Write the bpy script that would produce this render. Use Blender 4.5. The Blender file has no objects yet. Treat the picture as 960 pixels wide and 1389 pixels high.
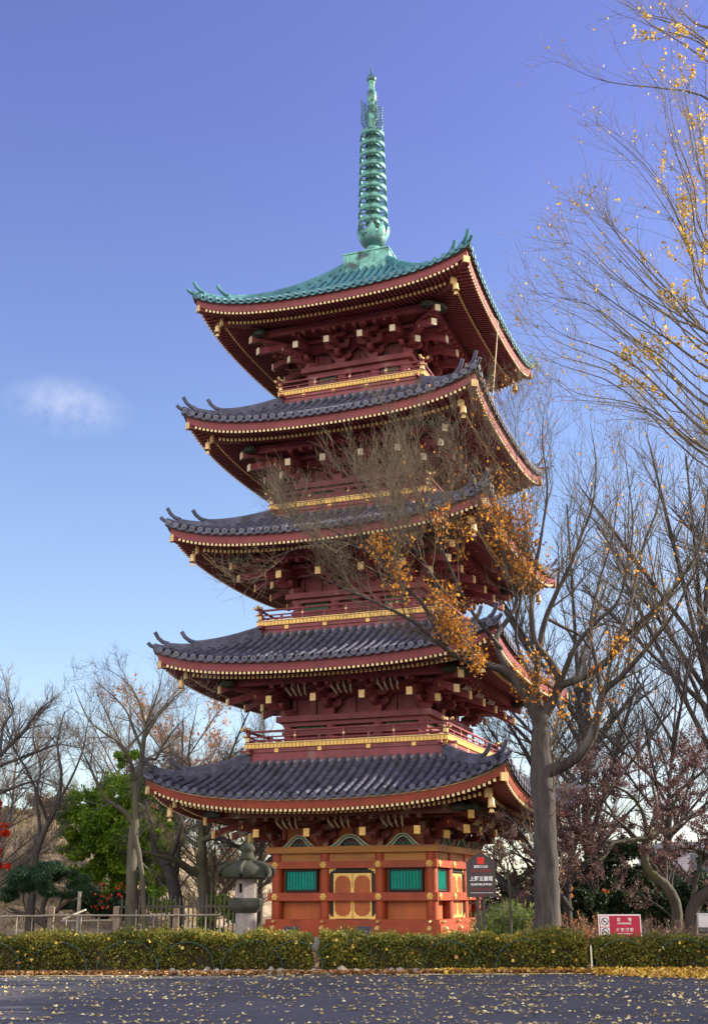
import bpy, bmesh, math, random
import numpy as np
from mathutils import Matrix, Vector
PI = math.pi
rad = math.radians
RNG = np.random.default_rng(7)
random.seed(7)
sc = bpy.context.scene
COL = sc.collection

# ------------------------------------------------------------------ camera
EYE, PITCH, ROLL, FPX = 1.6, rad(18.0873), rad(0.24745), 1602.08
cd = bpy.data.cameras.new('camera')
cam = bpy.data.objects.new('camera', cd); COL.objects.link(cam)
cd.sensor_fit = 'VERTICAL'; cd.sensor_height = 24; cd.lens = 24 * FPX / 1389
cd.clip_start = 0.1; cd.clip_end = 5000
cam.matrix_world = Matrix.Translation((0, 0, EYE)) @ Matrix.Rotation(PI/2 + PITCH, 4, 'X') @ Matrix.Rotation(-ROLL, 4, 'Z')
sc.camera = cam

def at(x, y, Y):
    """World point seen at photo pixel (x, y) standing Y metres down the view."""
    dx, dy = x - 480, -(y - 694.5)
    cr, sr = math.cos(ROLL), math.sin(ROLL)
    a, b = (dx*cr + dy*sr)/FPX, (-dx*sr + dy*cr)/FPX
    c, s = math.cos(PITCH), math.sin(PITCH)
    d = (a, c - b*s, s + b*c)
    t = Y / d[1]
    return np.array([d[0]*t, Y, d[2]*t + EYE])

# ------------------------------------------------------------------ materials
def new_mat(name):
    m = bpy.data.materials.new(name); m.use_nodes = True
    nt = m.node_tree
    return m, nt, nt.nodes['Principled BSDF']

def ramp(nt, stops):
    r = nt.nodes.new('ShaderNodeValToRGB')
    els = r.color_ramp.elements
    while len(els) < len(stops): els.new(0.5)
    for e, (p, c) in zip(els, stops):
        e.position = p; e.color = (*c, 1)
    return r

def mat(name, col, rough=0.6, var=0.2, scale=3.0, metal=0.0, bump=0.0, bscale=20.0, stain=None, stain_at=(0.55, 0.72), spec=0.4, stretch=None):
    m, nt, b = new_mat(name)
    L = nt.links
    tc = nt.nodes.new('ShaderNodeTexCoord')
    src = tc.outputs['Object']
    if stretch:
        mp = nt.nodes.new('ShaderNodeMapping'); mp.inputs['Scale'].default_value = stretch
        L.new(src, mp.inputs['Vector']); src = mp.outputs['Vector']
    n = nt.nodes.new('ShaderNodeTexNoise'); n.inputs['Scale'].default_value = scale; n.inputs['Detail'].default_value = 6
    n.inputs['Roughness'].default_value = 0.65
    L.new(src, n.inputs['Vector'])
    c = np.array(col)
    lo, hi = np.clip(c*(1-var), 0, 1), np.clip(c*(1+var), 0, 1)
    r = ramp(nt, [(0.3, lo), (0.7, hi)])
    L.new(n.outputs['Fac'], r.inputs['Fac'])
    out = r.outputs['Color']
    if stain:
        n2 = nt.nodes.new('ShaderNodeTexNoise'); n2.inputs['Scale'].default_value = scale*0.6; n2.inputs['Detail'].default_value = 8
        L.new(src, n2.inputs['Vector'])
        mr = nt.nodes.new('ShaderNodeMapRange'); mr.inputs['From Min'].default_value = stain_at[0]; mr.inputs['From Max'].default_value = stain_at[1]
        L.new(n2.outputs['Fac'], mr.inputs['Value'])
        mx = nt.nodes.new('ShaderNodeMix'); mx.data_type = 'RGBA'
        L.new(mr.outputs['Result'], mx.inputs['Factor']); L.new(out, mx.inputs['A']); mx.inputs['B'].default_value = (*stain, 1)
        out = mx.outputs['Result']
    L.new(out, b.inputs['Base Color'])
    b.inputs['Roughness'].default_value = rough; b.inputs['Metallic'].default_value = metal
    b.inputs['Specular IOR Level'].default_value = spec
    if bump:
        nb = nt.nodes.new('ShaderNodeTexNoise'); nb.inputs['Scale'].default_value = bscale; nb.inputs['Detail'].default_value = 6
        L.new(src, nb.inputs['Vector'])
        bp = nt.nodes.new('ShaderNodeBump'); bp.inputs['Strength'].default_value = bump; bp.inputs['Distance'].default_value = 0.03
        L.new(nb.outputs['Fac'], bp.inputs['Height']); L.new(bp.outputs['Normal'], b.inputs['Normal'])
    return m

def leaf_mat(name, stops, trans=0.35, rough=0.5):
    """Leaf colours picked per leaf from the mesh attribute 'tone'; thin leaves let light through."""
    m, nt, b = new_mat(name)
    L = nt.links
    a = nt.nodes.new('ShaderNodeAttribute'); a.attribute_name = 'tone'
    r = ramp(nt, stops); L.new(a.outputs['Fac'], r.inputs['Fac'])
    L.new(r.outputs['Color'], b.inputs['Base Color']); b.inputs['Roughness'].default_value = rough
    b.inputs['Specular IOR Level'].default_value = 0.3
    t = nt.nodes.new('ShaderNodeBsdfTranslucent'); L.new(r.outputs['Color'], t.inputs['Color'])
    mx = nt.nodes.new('ShaderNodeMixShader'); mx.inputs['Fac'].default_value = trans
    L.new(b.outputs['BSDF'], mx.inputs[1]); L.new(t.outputs['BSDF'], mx.inputs[2])
    L.new(mx.outputs['Shader'], nt.nodes['Material Output'].inputs['Surface'])
    return m

M = {}
M['red_dark'] = mat('faded_red_paint', (.215, .050, .060), .6, .28, 2.2, bump=.1, bscale=22, stretch=(1, 1, .4), stain=(.33, .19, .18), stain_at=(.58, .80))
M['red_under'] = mat('eave_red_paint', (.20, .040, .048), .6, .2, 2)
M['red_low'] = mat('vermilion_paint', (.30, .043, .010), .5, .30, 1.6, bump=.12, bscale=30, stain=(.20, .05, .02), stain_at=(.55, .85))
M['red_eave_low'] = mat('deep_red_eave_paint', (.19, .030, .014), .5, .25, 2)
M['red_fascia'] = mat('deep_red_fascia', (.23, .036, .014), .5, .22, 1.5, stain=(.15, .03, .015), stain_at=(.55, .8))
M['red_panel'] = mat('vermilion_panel', (.36, .085, .018), .55, .30, 1.3, bump=.15, bscale=25, stretch=(1, 1, .35), stain=(.25, .095, .03), stain_at=(.5, .75))
M['ochre'] = mat('faded_ochre_beam', (.40, .17, .035), .6, .25, 1.5, stain=(.22, .08, .03), stain_at=(.5, .75), stretch=(.5, .5, 4))
M['gold'] = mat('gold_leaf', (.76, .49, .14), .45, .18, 6, metal=.12)
M['gold_pale'] = mat('pale_gold', (.70, .49, .22), .45, .15, 6, metal=.2)
M['tip'] = mat('cream_rafter_tip', (.82, .64, .36), .5, .12, 6)
M['cap_white'] = mat('cream_cap', (.74, .62, .45), .5, .18, 5)
M['tile'] = mat('grey_roof_tile', (.090, .093, .140), .75, .45, 3.0, bump=.15, bscale=40, stain=(.045, .045, .062), stain_at=(.5, .7))
M['tile_end'] = mat('tile_end_disc', (.19, .19, .225), .55, .3, 5)
M['copper'] = mat('verdigris_copper', (.072, .215, .245), .6, .35, 2.2, bump=.1, stain=(.035, .13, .17), stain_at=(.5, .72))
M['copper_end'] = mat('verdigris_copper_end', (.09, .19, .24), .5, .25, 4)
M['bronze'] = mat('green_bronze', (.14, .37, .32), .45, .45, 2.6, metal=.1, bump=.2, bscale=14, stain=(.03, .075, .075), stain_at=(.50, .62))
M['bronze_dark'] = mat('dark_bronze', (.07, .16, .16), .4, .35, 3, metal=.4)
M['black'] = mat('black_lacquer', (.012, .010, .010), .6, .3, 4)
M['green'] = mat('green_lattice', (.015, .42, .34), .5, .15, 4)
M['green_dark'] = mat('green_panel_carving', (.03, .16, .09), .55, .3, 9)
M['cream'] = mat('cream_paint', (.46, .42, .32), .6, .25, 7, stain=(.2, .25, .2), stain_at=(.6, .8))
M['bracket'] = mat('bracket_red', (.215, .046, .054), .6, .32, 2.5)
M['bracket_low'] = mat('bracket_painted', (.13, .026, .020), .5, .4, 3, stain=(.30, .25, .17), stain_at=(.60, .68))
M['stone'] = mat('grey_stone', (.20, .19, .19), .85, .3, 4, bump=.4, bscale=30, stain=(.10, .10, .09), stain_at=(.5, .7))
M['stone_moss'] = mat('mossy_stone', (.044, .047, .040), .9, .4, 3, bump=.6, bscale=22, stain=(.034, .038, .024), stain_at=(.42, .6))
M['stone_pale'] = mat('pale_stone', (.24, .215, .21), .85, .3, 4, bump=.4, bscale=26, stain=(.18, .17, .15), stain_at=(.55, .75))
M['rock'] = mat('kerb_rock', (.30, .26, .21), .9, .35, 3, bump=.4)
M['asphalt'] = None
M['soil'] = mat('leaf_littered_soil', (.13, .085, .045), .95, .45, 1.5, bump=.5, bscale=14, stain=(.21, .12, .05), stain_at=(.5, .7))
M['hill'] = mat('dry_grass_bank', (.27, .21, .13), .95, .4, .5, bump=.6, bscale=5, stain=(.11, .09, .05), stain_at=(.5, .72))
M['bark'] = mat('grey_brown_bark', (.050, .042, .040), .9, .6, 5, bump=1.0, bscale=10, stretch=(1, 1, .18), stain=(.105, .095, .085), stain_at=(.55, .72))
M['bark_ginkgo'] = mat('ginkgo_bark', (.135, .11, .082), .9, .35, 3, bump=.8, bscale=12, stretch=(1, 1, .3))
M['bark_dark'] = mat('dark_bark', (.05, .04, .036), .9, .35, 3, bump=.6, bscale=14, stretch=(1, 1, .35))
M['bark_moss'] = mat('mossy_bark', (.07, .064, .048), .9, .4, 3, bump=1.0, bscale=14, stretch=(1, 1, .3), stain=(.085, .09, .03), stain_at=(.5, .7))
M['bark_black'] = mat('blackish_bark', (.035, .03, .034), .9, .35, 3, bump=.6, bscale=14, stretch=(1, 1, .35))
M['twig'] = mat('brown_twig', (.115, .092, .06), .85, .3, 2)
M['twig_tan'] = mat('tan_twig', (.20, .16, .115), .85, .3, 2)
M['twig_dark'] = mat('dark_twig', (.05, .042, .045), .85, .3, 2)
M['twig_grey'] = mat('grey_twig', (.095, .082, .08), .85, .3, 2)
M['bamboo'] = mat('weathered_bamboo', (.23, .205, .165), .75, .3, 4, stain=(.17, .15, .12), stain_at=(.5, .75))
M['post_wood'] = mat('weathered_post', (.17, .13, .095), .85, .3, 4, stretch=(2, 2, .5))
M['picket'] = mat('grey_picket', (.085, .075, .065), .85, .35, 4)
M['board'] = mat('dark_board', (.055, .042, .045), .6, .2, 4)
M['white'] = mat('white_lettering', (.80, .80, .80), .6, .05, 4)
M['red_letter'] = mat('dull_red_lettering', (.28, .03, .035), .6, .1, 4)
M['red_seal'] = mat('red_emblem', (.62, .03, .03), .6, .1, 4)
M['sign_red'] = mat('crimson_sign', (.45, .012, .05), .45, .1, 3)
M['sign_white'] = mat('white_sign_frame', (.80, .76, .76), .5, .06, 5)
M['white_box'] = mat('off_white_box', (.62, .62, .66), .5, .1, 3, stain=(.4, .4, .42), stain_at=(.6, .8))
M['metal_dark'] = mat('dark_metal', (.045, .045, .055), .5, .2, 5)
M['metal_grey'] = mat('grey_metal', (.12, .12, .13), .5, .2, 5)
M['hoop'] = mat('green_plastic_hoop', (.03, .075, .065), .5, .2, 4)
M['white_stake'] = mat('white_stake', (.75, .70, .50), .6, .1, 4)
M['wall_far'] = mat('lilac_plaster', (.38, .37, .43), .8, .1, 1)
M['glass_far'] = mat('dark_window', (.06, .07, .10), .15, .2, 1)
M['roof_far'] = mat('grey_far_roof', (.28, .27, .32), .7, .15, 1)
M['hedge_core'] = mat('hedge_twigs', (.035, .028, .016), .95, .4, 8)

G = lambda *s: list(s)
M['lf_hedge'] = leaf_mat('hedge_leaf', [(0, (.05, .062, .012)), (.45, (.14, .15, .024)), (.8, (.29, .25, .035)), (.93, (.42, .29, .05)), (1, (.36, .14, .05))], .2)
M['lf_orange'] = leaf_mat('orange_leaf', [(0, (.25, .07, .02)), (.4, (.60, .24, .035)), (.8, (.76, .37, .05)), (1, (.75, .42, .08))], .5)
M['lf_ginkgo'] = leaf_mat('yellow_ginkgo_leaf', [(0, (.34, .22, .03)), (.5, (.72, .47, .05)), (1, (.88, .64, .14))], .5)
M['lf_fallen'] = leaf_mat('fallen_leaf', [(0, (.42, .25, .07)), (.3, (.60, .47, .16)), (.7, (.78, .66, .30)), (1, (.82, .76, .50))], .1)
M['lf_fallen_gold'] = leaf_mat('fallen_gold_leaf', [(0, (.30, .12, .03)), (.35, (.60, .36, .05)), (.8, (.78, .54, .10)), (1, (.82, .65, .25))], .1)
M['lf_brown'] = leaf_mat('brown_fallen_leaf', [(0, (.12, .05, .02)), (.5, (.33, .15, .05)), (1, (.58, .38, .16))], .1)
M['lf_bright'] = leaf_mat('camphor_leaf', [(0, (.04, .11, .015)), (.5, (.20, .33, .025)), (1, (.52, .58, .07))], .5)
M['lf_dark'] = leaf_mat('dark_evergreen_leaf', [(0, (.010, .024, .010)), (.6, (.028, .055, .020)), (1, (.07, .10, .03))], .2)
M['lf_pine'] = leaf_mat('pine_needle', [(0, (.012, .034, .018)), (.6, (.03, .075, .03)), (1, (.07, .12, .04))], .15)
M['lf_purple'] = leaf_mat('dry_purple_leaf', [(0, (.06, .034, .036)), (.6, (.16, .088, .09)), (1, (.28, .17, .14))], .35)
M['lf_red'] = leaf_mat('red_maple_leaf', [(0, (.35, .02, .01)), (.6, (.65, .06, .02)), (1, (.75, .16, .05))], .45)
M['lf_bamboo'] = leaf_mat('bamboo_grass_leaf', [(0, (.05, .11, .02)), (.5, (.16, .26, .04)), (1, (.36, .44, .12))], .4)
M['lf_gold_far'] = leaf_mat('golden_shrub_leaf', [(0, (.10, .075, .04)), (.6, (.26, .20, .10)), (1, (.42, .33, .16))], .35)
M['lf_rust'] = leaf_mat('rusty_leaf', [(0, (.25, .09, .04)), (.6, (.48, .20, .08)), (1, (.55, .32, .16))], .35)

def asphalt():
    m, nt, b = new_mat('asphalt'); L = nt.links
    tc = nt.nodes.new('ShaderNodeTexCoord')
    n = nt.nodes.new('ShaderNodeTexNoise'); n.inputs['Scale'].default_value = .35; n.inputs['Detail'].default_value = 5
    n2 = nt.nodes.new('ShaderNodeTexNoise'); n2.inputs['Scale'].default_value = 45; n2.inputs['Detail'].default_value = 4
    L.new(tc.outputs['Object'], n.inputs['Vector']); L.new(tc.outputs['Object'], n2.inputs['Vector'])
    r = ramp(nt, [(.3, (.062, .061, .072)), (.7, (.100, .099, .112))]); L.new(n.outputs['Fac'], r.inputs['Fac'])
    r2 = ramp(nt, [(.35, (.65, .65, .65)), (.7, (1.35, 1.35, 1.35))]); L.new(n2.outputs['Fac'], r2.inputs['Fac'])
    mx = nt.nodes.new('ShaderNodeMix'); mx.data_type = 'RGBA'; mx.blend_type = 'MULTIPLY'; mx.inputs['Factor'].default_value = 1
    L.new(r.outputs['Color'], mx.inputs['A']); L.new(r2.outputs['Color'], mx.inputs['B'])
    # hairline cracks and a few tarry repair patches
    vo = nt.nodes.new('ShaderNodeTexVoronoi'); vo.feature = 'DISTANCE_TO_EDGE'; vo.inputs['Scale'].default_value = .55
    wn = nt.nodes.new('ShaderNodeTexNoise'); wn.inputs['Scale'].default_value = 1.7; wn.inputs['Detail'].default_value = 5
    L.new(tc.outputs['Object'], wn.inputs['Vector'])
    va = nt.nodes.new('ShaderNodeMix'); va.data_type = 'RGBA'; va.blend_type = 'ADD'; va.inputs['Factor'].default_value = .9
    L.new(tc.outputs['Object'], va.inputs['A']); L.new(wn.outputs['Color'], va.inputs['B']); L.new(va.outputs['Result'], vo.inputs['Vector'])
    cr = nt.nodes.new('ShaderNodeMapRange'); cr.inputs['From Min'].default_value = .004; cr.inputs['From Max'].default_value = .016; cr.inputs['To Min'].default_value = .45
    L.new(vo.outputs['Distance'], cr.inputs['Value'])
    mk = nt.nodes.new('ShaderNodeMix'); mk.data_type = 'RGBA'; mk.blend_type = 'MULTIPLY'; mk.inputs['Factor'].default_value = 1
    L.new(mx.outputs['Result'], mk.inputs['A']); L.new(cr.outputs['Result'], mk.inputs['B'])
    L.new(mk.outputs['Result'], b.inputs['Base Color']); b.inputs['Roughness'].default_value = .85
    bp = nt.nodes.new('ShaderNodeBump'); bp.inputs['Strength'].default_value = .4; bp.inputs['Distance'].default_value = .01
    L.new(n2.outputs['Fac'], bp.inputs['Height']); L.new(bp.outputs['Normal'], b.inputs['Normal'])
    return m
M['asphalt'] = asphalt()

# ------------------------------------------------------------------ object helpers
def tag(o, label=None, cat=None, group=None, kind=None):
    if label: o['label'] = label
    if cat: o['category'] = cat
    if group: o['group'] = group
    if kind: o['kind'] = kind
    return o

def empty(name, loc=(0, 0, 0), rz=0, parent=None):
    o = bpy.data.objects.new(name, None); COL.objects.link(o)
    o.location = loc; o.rotation_euler = (0, 0, rz); o.empty_display_size = .3
    if parent: o.parent = parent
    return o

def link(name, me, parent=None, loc=(0, 0, 0), rz=0):
    o = bpy.data.objects.new(name, me); COL.objects.link(o)
    o.location = loc; o.rotation_euler = (0, 0, rz)
    if parent: o.parent = parent
    return o

class MB:
    """Collects shapes and links them as one mesh object."""
    def __init__(s): s.v = []; s.f = []; s.mi = []; s.mats = []; s.sm = []
    def m(s, mt):
        if mt not in s.mats: s.mats.append(mt)
        return s.mats.index(mt)
    def add(s, verts, faces, mt, T=None, smooth=False):
        n = len(s.v); k = s.m(mt)
        for p in verts:
            s.v.append(tuple(T @ Vector(p)) if T is not None else tuple(p))
        for f in faces:
            s.f.append(tuple(i + n for i in f)); s.mi.append(k); s.sm.append(smooth)
    def hexa(s, p, mt, T=None):
        s.add(p, [(0, 3, 2, 1), (4, 5, 6, 7), (0, 1, 5, 4), (1, 2, 6, 5), (2, 3, 7, 6), (3, 0, 4, 7)], mt, T)
    def box(s, c, d, mt, T=None):
        x, y, z = c; a, b, e = d[0]/2, d[1]/2, d[2]/2
        s.hexa([(x-a, y-b, z-e), (x+a, y-b, z-e), (x+a, y+b, z-e), (x-a, y+b, z-e),
                (x-a, y-b, z+e), (x+a, y-b, z+e), (x+a, y+b, z+e), (x-a, y+b, z+e)], mt, T)
    def bx(s, x0, x1, y0, y1, z0, z1, mt, T=None):
        s.box(((x0+x1)/2, (y0+y1)/2, (z0+z1)/2), (abs(x1-x0), abs(y1-y0), abs(z1-z0)), mt, T)
    def frust(s, c, d0, d1, h, mt, T=None):
        x, y, z = c
        p = [(x+i*d/2, y+j*d/2, z+k) for (d, k) in ((d0, 0), (d1, h)) for (i, j) in ((-1, -1), (1, -1), (1, 1), (-1, 1))]
        s.hexa(p, mt, T)
    def tube(s, pts, r, mt, n=8, T=None, caps=True, smooth=True):
        pts = [Vector(p) for p in pts]; rs = r if isinstance(r, (list, tuple)) else [r]*len(pts)
        V = []
        for i, p in enumerate(pts):
            t = (pts[min(i+1, len(pts)-1)] - pts[max(i-1, 0)]).normalized()
            ref = Vector((0, 0, 1)) if abs(t.z) < .9 else Vector((1, 0, 0))
            a = t.cross(ref).normalized(); b = a.cross(t)
            for k in range(n):
                q = 2*PI*k/n
                V.append(p + (a*math.cos(q) + b*math.sin(q))*rs[i])
        F = [(i*n+k, i*n+(k+1) % n, (i+1)*n+(k+1) % n, (i+1)*n+k) for i in range(len(pts)-1) for k in range(n)]
        s.add(V, F, mt, T, smooth)
        if caps:
            s.add(V[:n], [tuple(range(n))], mt, T); s.add(V[-n:], [tuple(range(n-1, -1, -1))], mt, T)
    def lathe(s, prof, mt, n=24, c=(0, 0, 0), T=None, smooth=True, a0=0.0, caps=True):
        V = [(c[0]+r*math.cos(a0+2*PI*k/n), c[1]+r*math.sin(a0+2*PI*k/n), c[2]+z) for (r, z) in prof for k in range(n)]
        F = [(i*n+k, i*n+(k+1) % n, (i+1)*n+(k+1) % n, (i+1)*n+k) for i in range(len(prof)-1) for k in range(n)]
        s.add(V, F, mt, T, smooth)
        if caps and prof[0][0] > 1e-4: s.add(V[:n], [tuple(range(n-1, -1, -1))], mt, T)
        if caps and prof[-1][0] > 1e-4: s.add(V[-n:], [tuple(range(n))], mt, T)
    def prism(s, poly, y0, y1, mt, T=None):
        """Extrude a polygon drawn in x-z from y0 to y1."""
        n = len(poly)
        V = [(x, y0, z) for x, z in poly] + [(x, y1, z) for x, z in poly]
        F = [tuple(range(n)), tuple(range(2*n-1, n-1, -1))] + [(i, i+n, (i+1) % n+n, (i+1) % n) for i in range(n)]
        s.add(V, F, mt, T)
    def mesh(s, name):
        me = bpy.data.meshes.new(name); me.from_pydata(s.v, [], s.f)
        for m_ in s.mats: me.materials.append(m_)
        me.polygons.foreach_set('material_index', s.mi); me.polygons.foreach_set('use_smooth', s.sm)
        bm = bmesh.new(); bm.from_mesh(me); bmesh.ops.recalc_face_normals(bm, faces=bm.faces); bm.to_mesh(me); bm.free()
        me.update(); return me
    def build(s, name, parent=None, loc=(0, 0, 0), rz=0):
        return link(name, s.mesh(name), parent, loc, rz)

SIDES = [Matrix.Rotation(k*PI/2, 4, 'Z') for k in range(4)]      # front, right, back, left of the pagoda

def np_mesh(name, V, Q, mats, mi=None, smooth=False, tone=None):
    me = bpy.data.meshes.new(name)
    V = np.ascontiguousarray(V, dtype=np.float32); Q = np.ascontiguousarray(Q, dtype=np.int32)
    k = Q.shape[1]; nf = len(Q)
    me.vertices.add(len(V)); me.vertices.foreach_set('co', V.ravel())
    me.loops.add(nf*k); me.loops.foreach_set('vertex_index', Q.ravel())
    me.polygons.add(nf)
    me.polygons.foreach_set('loop_start', np.arange(0, nf*k, k, dtype=np.int32))
    me.polygons.foreach_set('loop_total', np.full(nf, k, dtype=np.int32))
    for m_ in mats: me.materials.append(m_)
    if mi is not None: me.polygons.foreach_set('material_index', np.ascontiguousarray(mi, dtype=np.int32))
    me.polygons.foreach_set('use_smooth', np.full(nf, smooth, dtype=bool))
    me.update(calc_edges=True)
    if tone is not None:
        a = me.attributes.new('tone', 'FLOAT', 'FACE'); a.data.foreach_set('value', np.ascontiguousarray(tone, dtype=np.float32))
    return me
# ------------------------------------------------------------------ the pagoda
PX, PY, PTH = 0.8398, 42.78, rad(-20.128)
pag = empty('five_storey_pagoda', (PX, PY, 0), PTH)
tag(pag, 'five storey red pagoda with gilded trim, upturned tiled roofs and green spire', 'pagoda')
#        eave half width, eave z, corner lift, body half width, roof top half width, roof top z, curve, gilded band z, balcony half width
ST = [dict(w=5.93, zc=4.21, L=.845, hw=2.87, rt=3.45, zt=5.94, a=.72, gz=None, hb=None),
      dict(w=5.79, zc=8.57, L=.60, hw=2.62, rt=3.20, zt=10.38, a=.72, gz=6.40, hb=3.58),
      dict(w=5.63, zc=12.97, L=.67, hw=2.42, rt=2.97, zt=14.75, a=.72, gz=10.68, hb=3.33),
      dict(w=5.35, zc=17.20, L=.73, hw=2.22, rt=2.78, zt=19.26, a=.68, gz=15.04, hb=3.08),
      dict(w=5.20, zc=21.94, L=.75, hw=2.05, rt=.95, zt=25.56, a=.47, gz=19.60, hb=2.88)]
for s in ST:
    s['we'] = s['w'] + .15; s['ze'] = s['zc'] + .37; s['zd'] = s['zc'] - 1.0
def hcurve(q): return .47*q*q + .53*q**5
def lift(s, x, r, r0=None):
    r0 = s['rt'] if r0 is None else r0
    f = min(max((r - r0)/(s['w'] - r0), 0), 1.05)
    return s['L']*hcurve(min(abs(x)/s['w'], 1.03))*f**.8
def zroof(s, x, r):
    t = min(max((s['we'] - r)/(s['we'] - s['rt']), 0), 1)
    return s['ze'] + (s['zt'] - s['ze'])*(s['a']*t + (1 - s['a'])*t*t) + lift(s, x, r)
def lf_in(s, x, r): return lift(s, x, r, s['hw'])
def zfly(s, x, r):     # underside of the flying rafters
    return s['zc'] - .085 + .15*(s['w'] - r) + lf_in(s, x, r)
def zgrd(s, x, r):     # underside of the base rafters
    rt = s['w'] - .72
    return s['zc'] - .085 + .15*.72 - .13 + .28*(rt - r) + lf_in(s, x, r)

bracket_meshes = {}
def arm_poly(l, z, h=.19):
    return [(0, z), (l-.14, z), (l-.04, z+.05), (l, z+.12), (l, z+h), (0, z+h)]
OUT = Matrix.Rotation(-PI/2, 4, 'Z')        # x axis -> outward (-y)
def bracket_mesh(mt, capm, diag):
    k = 1.38 if diag else 1.0
    b = MB(); c = b if diag else MB()
    b.frust((0, 0, 0), .32, .46, .24, mt)
    for i, (l, z) in enumerate(((.45, .22), (.90, .50), (1.35, .78))):
        b.prism(arm_poly(l*k + .18, z), -.085, .085, mt, OUT)
        y = -l*k
        if not diag:
            b.frust((0, y, z+.19), .20, .28, .13, mt)
            la = .50
            b.prism([(-la, z+.42), (-la, z+.36), (-la+.14, z+.28), (la-.14, z+.28), (la, z+.36), (la, z+.42), (la, z+.47), (-la, z+.47)], y-.08, y+.08, mt)
            for q in (-.40, 0, .40):
                b.frust((q, y, z+.472), .18, .25, .11, mt)
        else:
            b.frust((0, y, z+.19), .24, .34, .15, mt, Matrix.Rotation(PI/4, 4, 'Z') if False else None)
    # lateral arms against the wall
    if not diag:
        for z, la in ((.24, .42), (.52, .60)):
            b.prism([(-la, z+.12), (-la+.12, z), (la-.12, z), (la, z+.12), (la, z+.19), (-la, z+.19)], -.07, .07, mt)
            for q in (-la+.1, 0, la-.1): b.frust((q, 0, z+.192), .16, .23, .10, mt)
    tails = [(-1.62, .38)] if not diag else [(-2.20, .38), (-2.50, .80)]
    for (ye, ze) in tails:
        y0, z0 = .1, ze + .34*(abs(ye)+.1)
        h = .12
        b.hexa([(-.095, ye, ze-h), (.095, ye, ze-h), (.095, y0, z0-h), (-.095, y0, z0-h),
                (-.095, ye, ze+h), (.095, ye, ze+h), (.095, y0, z0+h), (-.095, y0, z0+h)], mt)
        c.box((0, ye-.012, ze), (.198, .05, .248), capm)
        if diag:
            c.box((0, ye+1.25, ze-.10), (.20, .05, .24), capm)
    if diag:    # two more arm ends below each other, flanking the corner
        for sgn in (-1, 1):
            T = Matrix.Rotation(sgn*PI/4, 4, 'Z')
            for (l, z) in ((.62, .22), (1.05, .50), (1.45, .78)):
                b.prism(arm_poly(l, z), -.08, .08, mt, T @ OUT)
            b.hexa([(p[0], p[1], p[2]) for p in [(-.09, -1.6, .28), (.09, -1.6, .28), (.09, .1, .86), (-.09, .1, .86), (-.09, -1.6, .50), (.09, -1.6, .50), (.09, .1, 1.08), (-.09, .1, 1.08)]], mt, T)
            c.box((0, -1.61, .39), (.20, .05, .25), capm, T)
    return b.mesh('bracket_set'), None if diag else c.mesh('beam_end_cap')
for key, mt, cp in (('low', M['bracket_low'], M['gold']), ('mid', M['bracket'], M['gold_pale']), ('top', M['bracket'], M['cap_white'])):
    bracket_meshes[key] = (bracket_mesh(mt, cp, False), bracket_mesh(mt, cp, True))

def ring_beam(b, r0, r1, z0, z1, mt):
    """A square ring of four mitred beams round the body."""
    for T in SIDES:
        p = [(-r1, -r1), (r1, -r1), (r0, -r0), (-r0, -r0)]
        b.hexa([(x, y, z0) for x, y in p] + [(x, y, z1) for x, y in p], mt, T)

flower = MB()
for k in range(6):
    a = k*PI/3
    flower.lathe([(.055, 0), (.05, .03), (.02, .045), (0, .048)], M['gold'], 10, (.062*math.cos(a), .062*math.sin(a), 0))
flower.lathe([(.05, 0), (.05, .05), (.03, .075), (0, .08)], M['gold'], 12)
flower_me = flower.mesh('nail_cover')
def knob_mesh(r):
    b = MB(); b.lathe([(r*1.1, 0), (r, .03), (r*.95, .07), (r*.6, .12), (0, .14)], M['gold_pale'], 14); return b.mesh('gold_knob')
knob_big, knob_small = knob_mesh(.085), knob_mesh(.055)
FACE = Matrix.Rotation(PI/2, 4, 'X')      # lathe axis z -> -y

def place(name, me, parent, x, y, z, k, out=True):
    """A copy of a part on side k of the body, facing out."""
    o = bpy.data.objects.new(name, me); COL.objects.link(o); o.parent = parent
    o.matrix_local = SIDES[k] @ Matrix.Translation((x, y, z)) @ (FACE if out else Matrix.Identity(4))
    return o

# stone base and steps
b = MB()
b.bx(-3.75, 3.75, -3.75, 3.75, -.05, .28, M['stone']); b.bx(-3.45, 3.45, -3.45, 3.45, .28, .42, M['stone'])
b.build('stone_base', pag)

def cols(s):
    c = s['hw'] - .20
    return [-c, -c*.355, c*.355, c]

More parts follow.
